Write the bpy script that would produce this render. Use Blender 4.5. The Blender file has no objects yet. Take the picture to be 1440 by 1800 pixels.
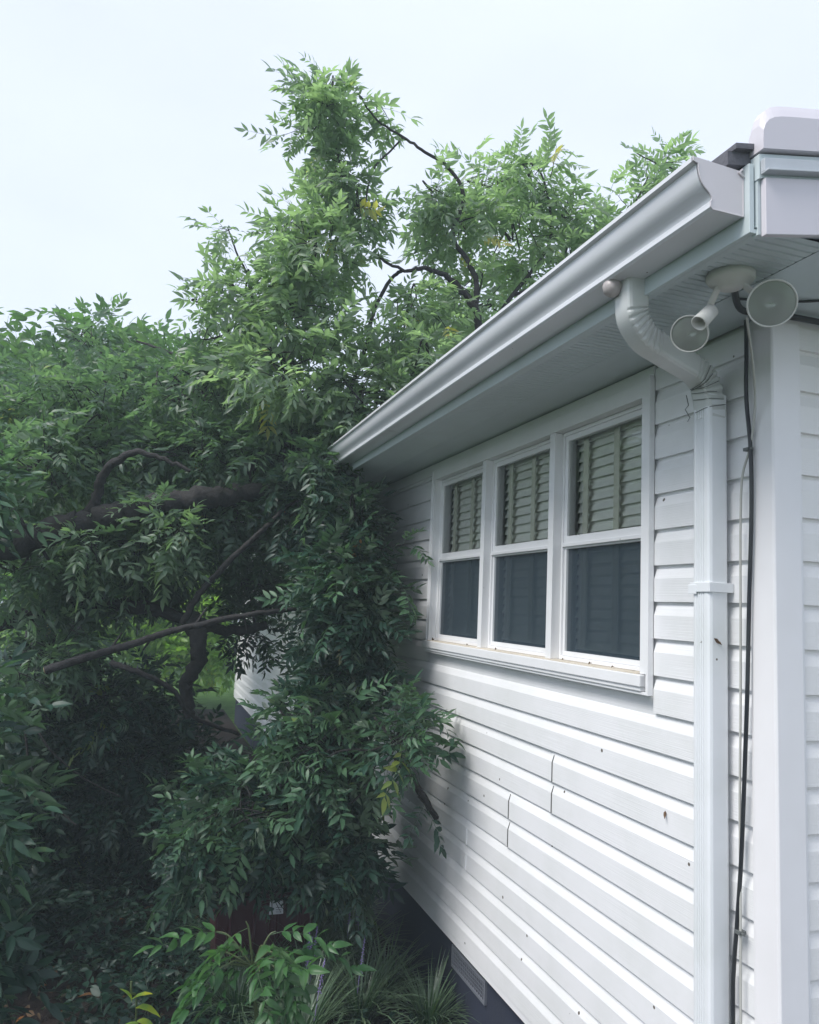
import bpy, math, random
import numpy as np
from mathutils import Vector, Matrix
random.seed(7); rng = np.random.default_rng(7)
S = bpy.context.scene
COL = S.collection
R = math.radians

# ---------------------------------------------------------------- camera
CAM = np.array([-1.5267, -1.5911, 1.9685]); F = 1366.58
MC = np.array([[.9456, -.3222, .0447], [-.0812, -.1007, .9916], [-.3150, -.9413, -.1214]])
cd = bpy.data.cameras.new("camera"); cam = bpy.data.objects.new("camera", cd); COL.objects.link(cam)
mm = Matrix(((MC[0][0], MC[1][0], MC[2][0]), (MC[0][1], MC[1][1], MC[2][1]), (MC[0][2], MC[1][2], MC[2][2]))).to_quaternion()
cam.rotation_mode = 'QUATERNION'; cam.rotation_quaternion = mm; cam.location = CAM
cd.sensor_fit = 'VERTICAL'; cd.sensor_height = 36; cd.sensor_width = 36; cd.lens = F / 1800 * 36
cd.clip_start = .05; cd.clip_end = 2000
S.camera = cam
# ---------------------------------------------------------------- sky and sun
SUN_EL, SUN_AZ = 52, 258          # azimuth clockwise from +Y: the sun stands behind and left of the camera
w = bpy.data.worlds.new("World"); S.world = w; w.use_nodes = True
nt = w.node_tree; nt.nodes.clear()
out = nt.nodes.new('ShaderNodeOutputWorld'); bg = nt.nodes.new('ShaderNodeBackground')
sky = nt.nodes.new('ShaderNodeTexSky'); sky.sky_type = 'NISHITA'; sky.sun_disc = False
sky.sun_elevation = R(SUN_EL); sky.sun_rotation = R(SUN_AZ); sky.air_density = 1.5; sky.dust_density = 2
tc = nt.nodes.new('ShaderNodeTexCoord'); mp = nt.nodes.new('ShaderNodeMapping'); mp.inputs['Scale'].default_value = (1, 1, 2.2)
nz = nt.nodes.new('ShaderNodeTexNoise'); nz.inputs['Scale'].default_value = 2.6; nz.inputs['Detail'].default_value = 5; nz.inputs['Roughness'].default_value = .5
cr = nt.nodes.new('ShaderNodeValToRGB')
cr.color_ramp.elements[0].position = .3; cr.color_ramp.elements[0].color = (6.8, 7.35, 9.1, 1)
cr.color_ramp.elements[1].position = .72; cr.color_ramp.elements[1].color = (7.5, 8.1, 9.6, 1)
mx = nt.nodes.new('ShaderNodeMixRGB'); mx.inputs[0].default_value = .93
nt.links.new(tc.outputs['Generated'], mp.inputs[0]); nt.links.new(mp.outputs[0], nz.inputs['Vector'])
nt.links.new(nz.outputs['Fac'], cr.inputs[0]); nt.links.new(sky.outputs[0], mx.inputs[1]); nt.links.new(cr.outputs[0], mx.inputs[2])
nt.links.new(mx.outputs[0], bg.inputs[0]); bg.inputs[1].default_value = .1; nt.links.new(bg.outputs[0], out.inputs[0])
ld = bpy.data.lights.new("sun", 'SUN'); ld.energy = 2.7; ld.angle = R(28); ld.color = (1, .97, .93)
sun = bpy.data.objects.new("sun", ld); COL.objects.link(sun)
az = R(SUN_AZ); el = R(SUN_EL)
sd = Vector((math.sin(az) * math.cos(el), math.cos(az) * math.cos(el), math.sin(el)))
sun.rotation_euler = sd.to_track_quat('Z', 'Y').to_euler()
S.view_settings.view_transform = 'Standard'; S.view_settings.look = 'None'
S.view_settings.exposure = 0.42; S.view_settings.gamma = 1
S.cycles.max_bounces = 8; S.cycles.transparent_max_bounces = 12; S.cycles.diffuse_bounces = 4
S.cycles.volume_bounces = 1; S.cycles.caustics_reflective = False; S.cycles.caustics_refractive = False

def at(px, py, D):
    q = np.array([(px - 720) / F, -(py - 900) / F, -1.]) * D
    return CAM + MC.T @ q
RIGHT, UP, BACK = MC[0], MC[1], MC[2]

# ---------------------------------------------------------------- helpers
def tag(o, label=None, cat=None, group=None, kind=None):
    if label: o['label'] = label
    if cat: o['category'] = cat
    if group: o['group'] = group
    if kind: o['kind'] = kind
    return o
def empty(name, loc=(0, 0, 0), rz=0):
    o = bpy.data.objects.new(name, None); COL.objects.link(o); o.location = loc; o.rotation_euler = (0, 0, rz)
    o.empty_display_size = .1
    return o
def tail(name):
    return name
class MB:
    def __init__(s): s.v = []; s.f = []; s.sm = []
    def add(s, vs, fs, smooth=False):
        n = len(s.v); s.v += [tuple(map(float, p)) for p in vs]; s.f += [tuple(i + n for i in f) for f in fs]; s.sm += [smooth] * len(fs)
    def box(s, x0, x1, y0, y1, z0, z1):
        s.add([(x0, y0, z0), (x1, y0, z0), (x1, y1, z0), (x0, y1, z0), (x0, y0, z1), (x1, y0, z1), (x1, y1, z1), (x0, y1, z1)],
              [(0, 3, 2, 1), (4, 5, 6, 7), (0, 1, 5, 4), (1, 2, 6, 5), (2, 3, 7, 6), (3, 0, 4, 7)])
    def prof(s, pts, a, b, closed=True, caps=True, smooth=False):
        # pts: list of 3D points of a section; a, b: offset vectors of both ends
        n = len(pts); A = [np.array(p, float) + a for p in pts]; B = [np.array(p, float) + b for p in pts]
        fs = [(i, (i + 1) % n, n + (i + 1) % n, n + i) for i in range(n if closed else n - 1)]
        s.add(A + B, fs, smooth)
        if caps and closed:
            s.add(A, [tuple(range(n))]); s.add(B, [tuple(range(n))[::-1]])
    def tube(s, pts, rad, n=8, caps=True, smooth=True, jit=0):
        pts = [np.array(p, float) for p in pts]; k = len(pts)
        if not hasattr(rad, '__len__'): rad = [rad] * k
        t0 = pts[1] - pts[0]; t0 /= np.linalg.norm(t0)
        u = np.cross(t0, [0, 0, 1.]);
        if np.linalg.norm(u) < .1: u = np.cross(t0, [1., 0, 0])
        u /= np.linalg.norm(u); vs = []
        for i in range(k):
            t = pts[min(i + 1, k - 1)] - pts[max(i - 1, 0)]; t /= np.linalg.norm(t) + 1e-12
            u = u - t * np.dot(u, t); u /= np.linalg.norm(u); v = np.cross(t, u)
            for j in range(n):
                a = 2 * math.pi * j / n; r = rad[i] * (1 + (random.uniform(-jit, jit) if jit else 0))
                vs.append(pts[i] + r * (math.cos(a) * u + math.sin(a) * v))
        fs = [(i * n + j, i * n + (j + 1) % n, (i + 1) * n + (j + 1) % n, (i + 1) * n + j) for i in range(k - 1) for j in range(n)]
        s.add(vs, fs, smooth)
        if caps:
            s.add(vs[:n], [tuple(range(n))[::-1]]); s.add(vs[-n:], [tuple(range(n))])
    def lathe(s, c, axis, prof, n=24, smooth=True):
        # prof: list of (distance along axis, radius)
        c = np.array(c, float); a = np.array(axis, float); a /= np.linalg.norm(a)
        u = np.cross(a, [0, 0, 1.]);
        if np.linalg.norm(u) < .1: u = np.cross(a, [1., 0, 0])
        u /= np.linalg.norm(u); v = np.cross(a, u); vs = []; k = len(prof)
        for d, r in prof:
            for j in range(n):
                t = 2 * math.pi * j / n; vs.append(c + a * d + max(r, 1e-4) * (math.cos(t) * u + math.sin(t) * v))
        fs = [(i * n + j, i * n + (j + 1) % n, (i + 1) * n + (j + 1) % n, (i + 1) * n + j) for i in range(k - 1) for j in range(n)]
        s.add(vs, fs, smooth)
    def build(s, name, mat, parent=None, bevel=0, seg=2):
        me = bpy.data.meshes.new(name); me.from_pydata(s.v, [], s.f); me.update()
        me.polygons.foreach_set('use_smooth', s.sm)
        me.materials.append(mat)
        o = bpy.data.objects.new(name, me); COL.objects.link(o)
        if parent: o.parent = parent; o.matrix_parent_inverse = Matrix.Identity(4)
        if parent:
            off = Vector((0, 0, 0)); p = parent
            while p: off += p.location; p = p.parent
            if off.length > 0 and me.vertices: me.transform(Matrix.Translation(-off))
        if bevel:
            m = o.modifiers.new('bevel', 'BEVEL'); m.width = bevel; m.segments = seg; m.limit_method = 'ANGLE'; m.angle_limit = R(40)
        return o
def catmull(P, n=6):
    P = [np.array(p, float) for p in P]; o = []
    Q = [2 * P[0] - P[1]] + P + [2 * P[-1] - P[-2]]
    for i in range(1, len(Q) - 2):
        for k in range(n):
            t = k / n; a, b, c, d = Q[i - 1:i + 3]
            o.append(.5 * ((2 * b) + (c - a) * t + (2 * a - 5 * b + 4 * c - d) * t * t + (3 * b - a - 3 * c + d) * t ** 3))
    o.append(P[-1]); return o

# ---------------------------------------------------------------- materials
def mat(name): 
    m = bpy.data.materials.new(name); m.use_nodes = True; return m, m.node_tree, m.node_tree.nodes['Principled BSDF']
def N(t, kind, **kw):
    n = t.nodes.new(kind)
    for k, v in kw.items():
        if k in n.inputs: n.inputs[k].default_value = v
        else: setattr(n, k, v)
    return n
def painted(name, col, rough=.45, grain=None, dirt=.15, dirtcol=(.28, .30, .25), spec=.4, speck=0, bump=.15):
    m, t, p = mat(name); L = t.links.new
    tcn = N(t, 'ShaderNodeTexCoord')
    n1 = N(t, 'ShaderNodeTexNoise', Scale=3.0, Detail=6, Roughness=.65); L(tcn.outputs['Object'], n1.inputs['Vector'])
    rp = N(t, 'ShaderNodeValToRGB'); rp.color_ramp.elements[0].position = .42; rp.color_ramp.elements[1].position = .78
    L(n1.outputs['Fac'], rp.inputs[0])
    ml = N(t, 'ShaderNodeMath', operation='MULTIPLY'); L(rp.outputs[0], ml.inputs[0]); ml.inputs[1].default_value = dirt
    mixn = N(t, 'ShaderNodeMixRGB'); mixn.inputs[1].default_value = (*col, 1); mixn.inputs[2].default_value = (*dirtcol, 1)
    L(ml.outputs[0], mixn.inputs[0]); last = mixn
    if speck:
        v = N(t, 'ShaderNodeTexVoronoi', Scale=9.0); L(tcn.outputs['Object'], v.inputs['Vector'])
        n2 = N(t, 'ShaderNodeTexNoise', Scale=2.1, Detail=2); L(tcn.outputs['Object'], n2.inputs['Vector'])
        th = N(t, 'ShaderNodeMath', operation='MULTIPLY'); L(n2.outputs['Fac'], th.inputs[0]); th.inputs[1].default_value = speck
        lt = N(t, 'ShaderNodeMath', operation='LESS_THAN'); L(v.outputs['Distance'], lt.inputs[0]); L(th.outputs[0], lt.inputs[1])
        m2 = N(t, 'ShaderNodeMixRGB'); m2.inputs[2].default_value = (.12, .10, .08, 1); L(lt.outputs[0], m2.inputs[0]); L(mixn.outputs[0], m2.inputs[1]); last = m2
    L(last.outputs[0], p.inputs['Base Color'])
    p.inputs['Roughness'].default_value = rough; p.inputs['Specular IOR Level'].default_value = spec
    mp_ = N(t, 'ShaderNodeMapping'); L(tcn.outputs['Object'], mp_.inputs[0])
    mp_.inputs['Scale'].default_value = grain or (40, 40, 40)
    n3 = N(t, 'ShaderNodeTexNoise', Scale=1.0, Detail=3); L(mp_.outputs[0], n3.inputs['Vector'])
    b = N(t, 'ShaderNodeBump', Strength=bump, Distance=.003); L(n3.outputs['Fac'], b.inputs['Height']); L(b.outputs[0], p.inputs['Normal'])
    return m
M = {}
M['siding_l'] = painted('siding_left', (.80, .80, .81), .42, (22, 2.2, 330), .26, (.48, .52, .46), speck=.10, bump=.3)
M['siding_r'] = painted('siding_gable', (.78, .77, .76), .42, (2.2, 22, 330), .2, (.5, .48, .44), speck=.09, bump=.3)
M['white'] = painted('white_vinyl', (.82, .82, .83), .38, None, .12, speck=.03, bump=.05)
M['post'] = painted('corner_vinyl', (.78, .77, .78), .4, (4, 4, 2), .18, (.5, .48, .46), speck=.03, bump=.08)
M['soffit'] = painted('soffit_vinyl_shaded', (.56, .63, .65), .5, None, .2, bump=.08, speck=.03)  # white vinyl toned darker and teal, eave shade painted into the colour
M['alum'] = painted('gutter_aluminium', (.70, .71, .74), .28, (3, 8, 8), .22, (.42, .44, .43), .6, speck=.04, bump=.12)
M['gcap'] = painted('gutter_cap', (.62, .59, .61), .4, None, .2, (.45, .42, .42), bump=.1)
M['galv'] = painted('galvanised', (.50, .53, .56), .35, (30, 30, 60), .6, (.25, .27, .30), .6, bump=.1)
M['pink'] = painted('rake_metal', (.63, .60, .64), .4, None, .12, (.5, .45, .5), bump=.04)
M['roof'] = painted('roof_shingle', (.14, .14, .16), .9, (90, 90, 90), .4, (.08, .08, .08), .2, bump=.8)
M['downs'] = painted('downspout_paint', (.76, .78, .80), .35, (14, 14, 3), .25, (.34, .40, .33), .5, speck=.05, bump=.12)
M['elbow'] = painted('weathered_elbow', (.62, .64, .63), .4, (20, 20, 5), .5, (.32, .35, .31), .5, speck=.09, bump=.2)
M['sill'] = painted('dirty_sill', (.66, .60, .50), .6, (60, 60, 60), .45, (.28, .22, .15), speck=.14, bump=.2)
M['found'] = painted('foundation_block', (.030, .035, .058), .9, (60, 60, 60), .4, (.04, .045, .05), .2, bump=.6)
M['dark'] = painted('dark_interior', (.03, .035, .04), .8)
M['slat'] = painted('blind_slat', (.86, .86, .80), .5, None, .1, (.5, .5, .4), bump=.02)
M['tape'] = painted('blind_tape', (.70, .69, .58), .7, (80, 80, 10), .2, bump=.05)
M['cableb'] = painted('black_cable', (.012, .014, .02), .4)
M['cablew'] = painted('grey_cable', (.45, .45, .42), .5, dirt=.4)
M['foam'] = painted('foam_ball', (.42, .38, .37), .35, (60, 60, 60), .7, (.10, .09, .09), .6, speck=.12, bump=.5)
M['lampw'] = painted('lamp_housing', (.66, .65, .62), .45, None, .3, bump=.05)
M['bulb'] = painted('bulb_glass', (.50, .53, .50), .12, (60, 60, 60), .3, (.35, .36, .33), .7, bump=.5)
def lensm():
    m = thin('lens_glass', (.75, .80, .76), 1.5, .15); t = m.node_tree; L = t.links.new; o_ = t.nodes['Material Output']; src = o_.inputs['Surface'].links[0].from_socket
    d = N(t, 'ShaderNodeBsdfPrincipled'); d.inputs['Base Color'].default_value = (.48, .51, .47, 1); d.inputs['Roughness'].default_value = .2
    ms = N(t, 'ShaderNodeMixShader'); ms.inputs[0].default_value = .5; L(src, ms.inputs[1]); L(d.outputs[0], ms.inputs[2]); L(ms.outputs[0], o_.inputs['Surface'])
    return m
M['refl'] = painted('lamp_reflector', (.75, .75, .72), .25, (40, 40, 40), .2); M['refl'].node_tree.nodes['Principled BSDF'].inputs['Metallic'].default_value = .9
M['maroon'] = painted('maroon_plastic', (.055, .014, .022), .45, None, .3, (.03, .012, .012), bump=.05)
M['label'] = painted('paper_label', (.65, .68, .72), .6)
M['ink'] = painted('label_ink', (.03, .04, .08), .6)
M['deadleaf'] = painted('dead_leaf', (.13, .075, .04), .7, None, .5, (.05, .03, .02), bump=.3)
M['spike'] = painted('flower_lavender', (.30, .24, .50), .7)
M['cream'] = painted('broken_wood', (.55, .42, .25), .7, (10, 10, 80), .3)
M['greenstem'] = painted('green_stem', (.07, .10, .035), .5)
M['seam'] = painted('joint_dark', (.09, .09, .09), .8)  # dark strip drawn along the lap joints
M['wire'] = painted('wire_steel', (.10, .11, .11), .5)

# bark
m, t, p = mat('bark'); L = t.links.new
tcn = N(t, 'ShaderNodeTexCoord'); n1 = N(t, 'ShaderNodeTexNoise', Scale=28, Detail=6, Roughness=.7); L(tcn.outputs['Object'], n1.inputs['Vector'])
rp = N(t, 'ShaderNodeValToRGB'); rp.color_ramp.elements[0].color = (.012, .011, .012, 1); rp.color_ramp.elements[1].color = (.042, .037, .036, 1); rp.color_ramp.elements[0].position = .35; rp.color_ramp.elements[1].position = .75
L(n1.outputs['Fac'], rp.inputs[0]); L(rp.outputs[0], p.inputs['Base Color']); p.inputs['Roughness'].default_value = .85
v = N(t, 'ShaderNodeTexVoronoi', Scale=40); v.feature = 'DISTANCE_TO_EDGE'; L(tcn.outputs['Object'], v.inputs['Vector'])
b = N(t, 'ShaderNodeBump', Strength=.9, Distance=.02); L(n1.outputs['Fac'], b.inputs['Height']); L(b.outputs[0], p.inputs['Normal'])
M['bark'] = m
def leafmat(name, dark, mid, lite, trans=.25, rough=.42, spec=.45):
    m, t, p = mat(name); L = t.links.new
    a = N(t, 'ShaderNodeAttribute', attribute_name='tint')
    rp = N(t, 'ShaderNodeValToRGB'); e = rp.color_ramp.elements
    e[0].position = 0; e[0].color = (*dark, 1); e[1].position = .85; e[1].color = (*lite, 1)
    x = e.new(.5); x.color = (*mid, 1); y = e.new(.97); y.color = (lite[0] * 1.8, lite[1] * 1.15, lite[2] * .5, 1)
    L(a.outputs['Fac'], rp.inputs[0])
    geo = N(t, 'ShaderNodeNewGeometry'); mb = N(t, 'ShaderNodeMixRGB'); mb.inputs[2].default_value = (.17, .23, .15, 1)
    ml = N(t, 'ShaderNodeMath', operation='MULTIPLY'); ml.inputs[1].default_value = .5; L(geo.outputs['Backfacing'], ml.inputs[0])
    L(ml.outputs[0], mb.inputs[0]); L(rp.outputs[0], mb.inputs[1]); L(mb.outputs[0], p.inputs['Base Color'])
    p.inputs['Roughness'].default_value = rough; p.inputs['Specular IOR Level'].default_value = spec
    tr = N(t, 'ShaderNodeBsdfTranslucent'); br = N(t, 'ShaderNodeMixRGB', blend_type='MULTIPLY'); br.inputs[0].default_value = 1; br.inputs[2].default_value = (1.9, 2.3, 1.1, 1)
    L(rp.outputs[0], br.inputs[1]); L(br.outputs[0], tr.inputs['Color'])
    ms = N(t, 'ShaderNodeMixShader'); ms.inputs[0].default_value = trans
    L(p.outputs[0], ms.inputs[1]); L(tr.outputs[0], ms.inputs[2]); L(ms.outputs[0], t.nodes['Material Output'].inputs['Surface'])
    return m
M['leaf'] = leafmat('pecan_leaf_shaded', (.010, .030, .023), (.024, .064, .042), (.085, .17, .085), .2, .42, .35)  # darker, bluer copy of the leaf, lower crown's shade painted into the colour
M['leaf_glare'] = leafmat('pecan_leaf_glare', (.11, .155, .12), (.195, .255, .20), (.25, .32, .23), .52, .36, .6)  # lightened copy of the same leaf, backlight and glare painted into the colour
M['leaf_half_glare'] = leafmat('pecan_leaf_half_glare', (.052, .092, .066), (.100, .162, .115), (.17, .24, .16), .42, .38, .5)  # in-between copy for the middle crown, some glare painted into the colour
M['leaf_far'] = leafmat('far_leaf', (.05, .10, .05), (.085, .16, .07), (.13, .22, .08), .4)
M['leaf_bright'] = leafmat('bright_leaf', (.07, .15, .03), (.13, .24, .045), (.20, .32, .06), .4)
M['leaf_low'] = leafmat('sapling_leaf', (.018, .06, .026), (.034, .10, .036), (.062, .155, .042), .28, .4)
M['grass'] = leafmat('liriope_blade', (.02, .06, .03), (.04, .10, .045), (.08, .16, .07), .15, .32)
# glass
def thin(name, tint, gloss, rough=.02):
    m, t, p = mat(name); t.nodes.remove(p); L = t.links.new
    g = N(t, 'ShaderNodeBsdfGlossy', Roughness=rough); g.inputs['Color'].default_value = (.9, .95, 1, 1)
    tr = N(t, 'ShaderNodeBsdfTransparent'); tr.inputs['Color'].default_value = (*tint, 1)
    fr = N(t, 'ShaderNodeFresnel', IOR=gloss); ms = N(t, 'ShaderNodeMixShader')
    L(fr.outputs[0], ms.inputs[0]); L(tr.outputs[0], ms.inputs[1]); L(g.outputs[0], ms.inputs[2]); L(ms.outputs[0], t.nodes['Material Output'].inputs['Surface'])
    return m
M['bulb'] = lensm()
M['glass'] = thin('window_glass', (.95, .98, .96), 1.5)
def screenm():
    m, t, p = mat('insect_screen'); L = t.links.new
    p.inputs['Base Color'].default_value = (.030, .052, .072, 1); p.inputs['Roughness'].default_value = .6
    tr = N(t, 'ShaderNodeBsdfTransparent'); ms = N(t, 'ShaderNodeMixShader'); ms.inputs[0].default_value = .66
    L(tr.outputs[0], ms.inputs[1]); L(p.outputs[0], ms.inputs[2]); L(ms.outputs[0], t.nodes['Material Output'].inputs['Surface'])
    return m
M['screen'] = screenm()
def groundm(name, c1, c2, sc):
    m, t, p = mat(name); L = t.links.new
    tcn = N(t, 'ShaderNodeTexCoord'); n1 = N(t, 'ShaderNodeTexNoise', Scale=sc, Detail=8, Roughness=.7); L(tcn.outputs['Object'], n1.inputs['Vector'])
    rp = N(t, 'ShaderNodeValToRGB'); rp.color_ramp.elements[0].color = (*c1, 1); rp.color_ramp.elements[1].color = (*c2, 1); rp.color_ramp.elements[0].position = .35; rp.color_ramp.elements[1].position = .68
    L(n1.outputs['Fac'], rp.inputs[0]); L(rp.outputs[0], p.inputs['Base Color']); p.inputs['Roughness'].default_value = .95; p.inputs['Specular IOR Level'].default_value = .1
    b = N(t, 'ShaderNodeBump', Strength=.8, Distance=.02); L(n1.outputs['Fac'], b.inputs['Height']); L(b.outputs[0], p.inputs['Normal'])
    return m
M['soil'] = groundm('mulch', (.010, .008, .009), (.045, .034, .03), 38)
M['lawn'] = groundm('lawn', (.04, .09, .02), (.09, .17, .04), 6)

# ---------------------------------------------------------------- ground
def sheet(name, x0, x1, y0, y1, z, m, nx=2, ny=2, amp=0):
    mb = MB(); vs = []; fs = []
    for j in range(ny + 1):
        for i in range(nx + 1):
            x = x0 + (x1 - x0) * i / nx; y = y0 + (y1 - y0) * j / ny
            vs.append((x, y, z + (amp * (math.sin(x * 3.1 + y * 1.7) + math.sin(x * 7.3 - y * 5.1) * .5) if amp and 0 < i < nx and 0 < j < ny else 0)))
    for j in range(ny):
        for i in range(nx): a = j * (nx + 1) + i; fs.append((a, a + 1, a + nx + 2, a + nx + 1))
    mb.add(vs, fs, True); o = mb.build(name, m); tag(o, kind='structure'); return o
sheet('lawn', -60, 60, -40, 70, -.03, M['lawn'])
sheet('ground', -9, -.0, -6, 13, .0, M['soil'], 60, 90, .012)

o = sheet('bounce_slab', -1.2, 12, -9, -.25, .03, groundm('bounce_slab_grey', (.17, .17, .17), (.27, .27, .26), 14))  # unseen pale slab, added to bounce light onto gable wall and soffit

# ---------------------------------------------------------------- house
c, Z0 = .1143, .42
HL, HW = 11.6, 8.0        # wall length along y, width along x
house = empty('house', (0, 0, 0)); tag(house, 'white clapboard sided house with a long gutter under its eave', 'house')
PR = [(.0125, 0), (0, 0), (0, .072), (.0095, .1005), (.0125, .105), (.0125, c)]   # depth behind the lip plane, height
def course_strip(mb, k, a, b, axis, off=0, ztop=None):
    z = Z0 + c * k; pts = []
    for d, h in PR:
        zz = z + h
        if ztop and zz > ztop: zz = ztop
        if axis == 'y': pts.append(((d - off), 0, zz))
        else: pts.append((0, (d - off), zz))
    A = np.array((0, a, 0) if axis == 'y' else (a, 0, 0)); B = np.array((0, b, 0) if axis == 'y' else (b, 0, 0))
    mb.prof(pts, A, B, closed=False)
mb = MB()
WY0, WY1, WZ0, WZ1 = .50, 2.53, 1.735, 2.745
seams = {7: 1.14, 8: 1.14, 6: 1.50, 5: 1.50, 4: 1.93, 3: 1.93, 15: 3.2, 14: 3.2, 10: 5.1, 11: 5.1, 9: 4.4}
for k in range(21):
    z = Z0 + k * c; top = 2.79
    segs = [(.078, HL)]
    if z + c > WZ0 + .01 and z < WZ1: segs = [(.078, WY0), (WY1, HL)]
    for a, b_ in segs:
        s_ = seams.get(k)
        if s_ and a < s_ < b_:
            course_strip(mb, k, a, s_, 'y', .0, top); course_strip(mb, k, s_ - .02, b_, 'y', -.0038, top)
            # notch closing the lap edge
            mb.box(-.0036, .0, s_ - .0215, s_ - .0202, z, z + .072)
        else: course_strip(mb, k, a, b_, 'y', 0, top)
mb.box(.014, .03, .0, HL, Z0 - .005, 2.80)
wall = mb.build('wall', M['siding_l'], house)
for k, y in seams.items():
    if k in (3, 4): continue
    z = Z0 + k * c; mb = MB(); mb.prof([(-.0042, y - .0222, z), (-.0042, y - .0222, z + .072), (.0055, y - .0222, z + .1), (.0075, y - .0222, z + .1), (.0, y - .0222, z + .07), (.0, y - .0222, z)], np.zeros(3), np.array((0, .0011, 0))); mb.build('lap_joint', M['seam'], wall)
# window opening is closed by the window itself; cut the backing sheet into four boxes instead
me = wall.data
mb = MB()
for k in range(21):
    course_strip(mb, k, .085, HW, 'x', 0, 2.9)
for k in range(21, 36):                                            # gable triangle above the eave line
    z = Z0 + k * c; xa = max(.085, (z - 2.79) / .2 - .35); course_strip(mb, k, xa, HW - xa, 'x', 0) if xa < HW / 2 else None
mb.box(.0145, HW, .014, .03, Z0 - .005, 2.79)
gw = mb.build('wall', M['siding_r'], house); gw['label'] = 'gable end wall of pale clapboards right of the corner'
def rebuild_back():
    m2 = MB()
    for (y0, y1, z0, z1) in ((.031, WY0 + .03, Z0 - .005, 2.80), (WY1 - .03, HL, Z0 - .005, 2.80), (WY0 + .03, WY1 - .03, Z0 - .005, WZ0 + .02), (WY0 + .03, WY1 - .03, WZ1 - .02, 2.80)):
        m2.box(.0145, .03, y0, y1, z0, z1)
    return m2
# drop the full backing box (last 6 faces / 8 verts) and replace it by the four-piece one
nv = len(me.vertices)
import bmesh
bm = bmesh.new(); bm.from_mesh(me); bm.verts.ensure_lookup_table()
bmesh.ops.delete(bm, geom=[bm.verts[i] for i in range(nv - 8, nv)], context='VERTS'); bm.to_mesh(me); bm.free()
rebuild_back().build('wall_sheathing', M['siding_l'], wall)
mb = MB(); mb.box(.03, HW, HL - .02, HL, Z0, 2.8); mb.box(HW - .02, HW, .03, HL - .02, Z0, 2.8)
o = mb.build('wall', M['siding_l'], house)
# corner post
mb = MB()
sec = [(.014, .078, 0), (-.006, .078, 0), (-.006, .072, 0), (-.011, .066, 0), (-.011, -.006, 0), (-.006, -.011, 0), (.078, -.011, 0), (.082, -.006, 0), (.088, -.006, 0), (.088, .014, 0), (.014, .014, 0)]
mb.prof(sec, np.array((0, 0, Z0 - .02)), np.array((0, 0, 2.788)))
mb.build('corner_post', M['post'], house, .0015)
mb = MB(); mb.box(.004, .02, .08, HL, Z0 - .03, Z0 + .001); mb.box(.09, HW, .004, .02, Z0 - .03, Z0 + .001); mb.build('starter_strip', M['white'], house)
# frieze above the windows: flat strip with a thin shadow line
mb = MB(); mb.box(-.006, .0, .50, 2.53, 2.7455, 2.789); mb.box(-.0075, -.006, .5, 2.53, 2.7455, 2.750); mb.build('frieze', M['white'], house, .001)
mb = MB(); mb.box(-.007, .0, 2.532, 3.62, 2.725, 2.789); mb.box(-.0095, .0, 3.62, HL, 2.725, 2.789); mb.build('frieze', M['white'], house, .001)
# foundation and crawl space vent
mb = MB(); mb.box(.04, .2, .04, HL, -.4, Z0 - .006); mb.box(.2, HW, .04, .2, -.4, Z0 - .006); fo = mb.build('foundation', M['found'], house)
mb = MB(); y0, y1, z0, z1 = 1.72, 2.11, .255, .355
for (a, b_, c_, d) in ((y0, y1, z0, z0 + .012), (y0, y1, z1 - .012, z1), (y0, y0 + .012, z0 + .012, z1 - .012), (y1 - .012, y1, z0 + .012, z1 - .012)): mb.box(.028, .040, a, b_, c_, d)
for i in range(16): yy = y0 + .03 + i * .0225; mb.box(.031, .0385, yy, yy + .005, z0 + .012, z1 - .012)
for i in range(4): zz = z0 + .028 + i * .017; mb.box(.0295, .0305, y0 + .012, y1 - .012, zz, zz + .003)
mb.build('vent', painted('vent_metal', (.16, .17, .20), .5), fo)
# soffit: outer vented panel with cross ribs, inner plain panel
G = .38; ST = 2.79
mb = MB(); mb.box(-.17, .0, -.355, HL + .3, ST + .003, ST + .012); mb.box(-.0, HW, -.355, .013, ST + .003, ST + .012)
mb.box(-.18, -.165, .02, HL + .3, ST - .001, ST + .0025)
yy = -.1
mb.build('soffit', M['soffit'], house)
mb = MB(); pts = []
n = int((HL + .3 + .355) / .024)
for i in range(n):
    y = -.355 + i * .024
    pts += [(y, 0), (y + .017, 0), (y + .019, .0035), (y + .022, .0035)]
mb.prof([(0, y, ST - .0015 + h) for y, h in pts], np.array((-G, 0, 0)), np.array((-.18, 0, 0)), closed=False)
o = mb.build('soffit', M['soffit'], house); o['label'] = 'ribbed vented soffit strip beside the fascia'
# fascia
mb = MB(); mb.box(-G - .012, -G, -.352, HL + .3, 2.776, 2.93); mb.box(-G - .0, -G + .02, -.352, HL + .3, 2.776, 2.786)
mb.build('fascia', M['soffit'], house, .001)  # soffit tone puts the gutter's shadow into the white board's colour
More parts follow.
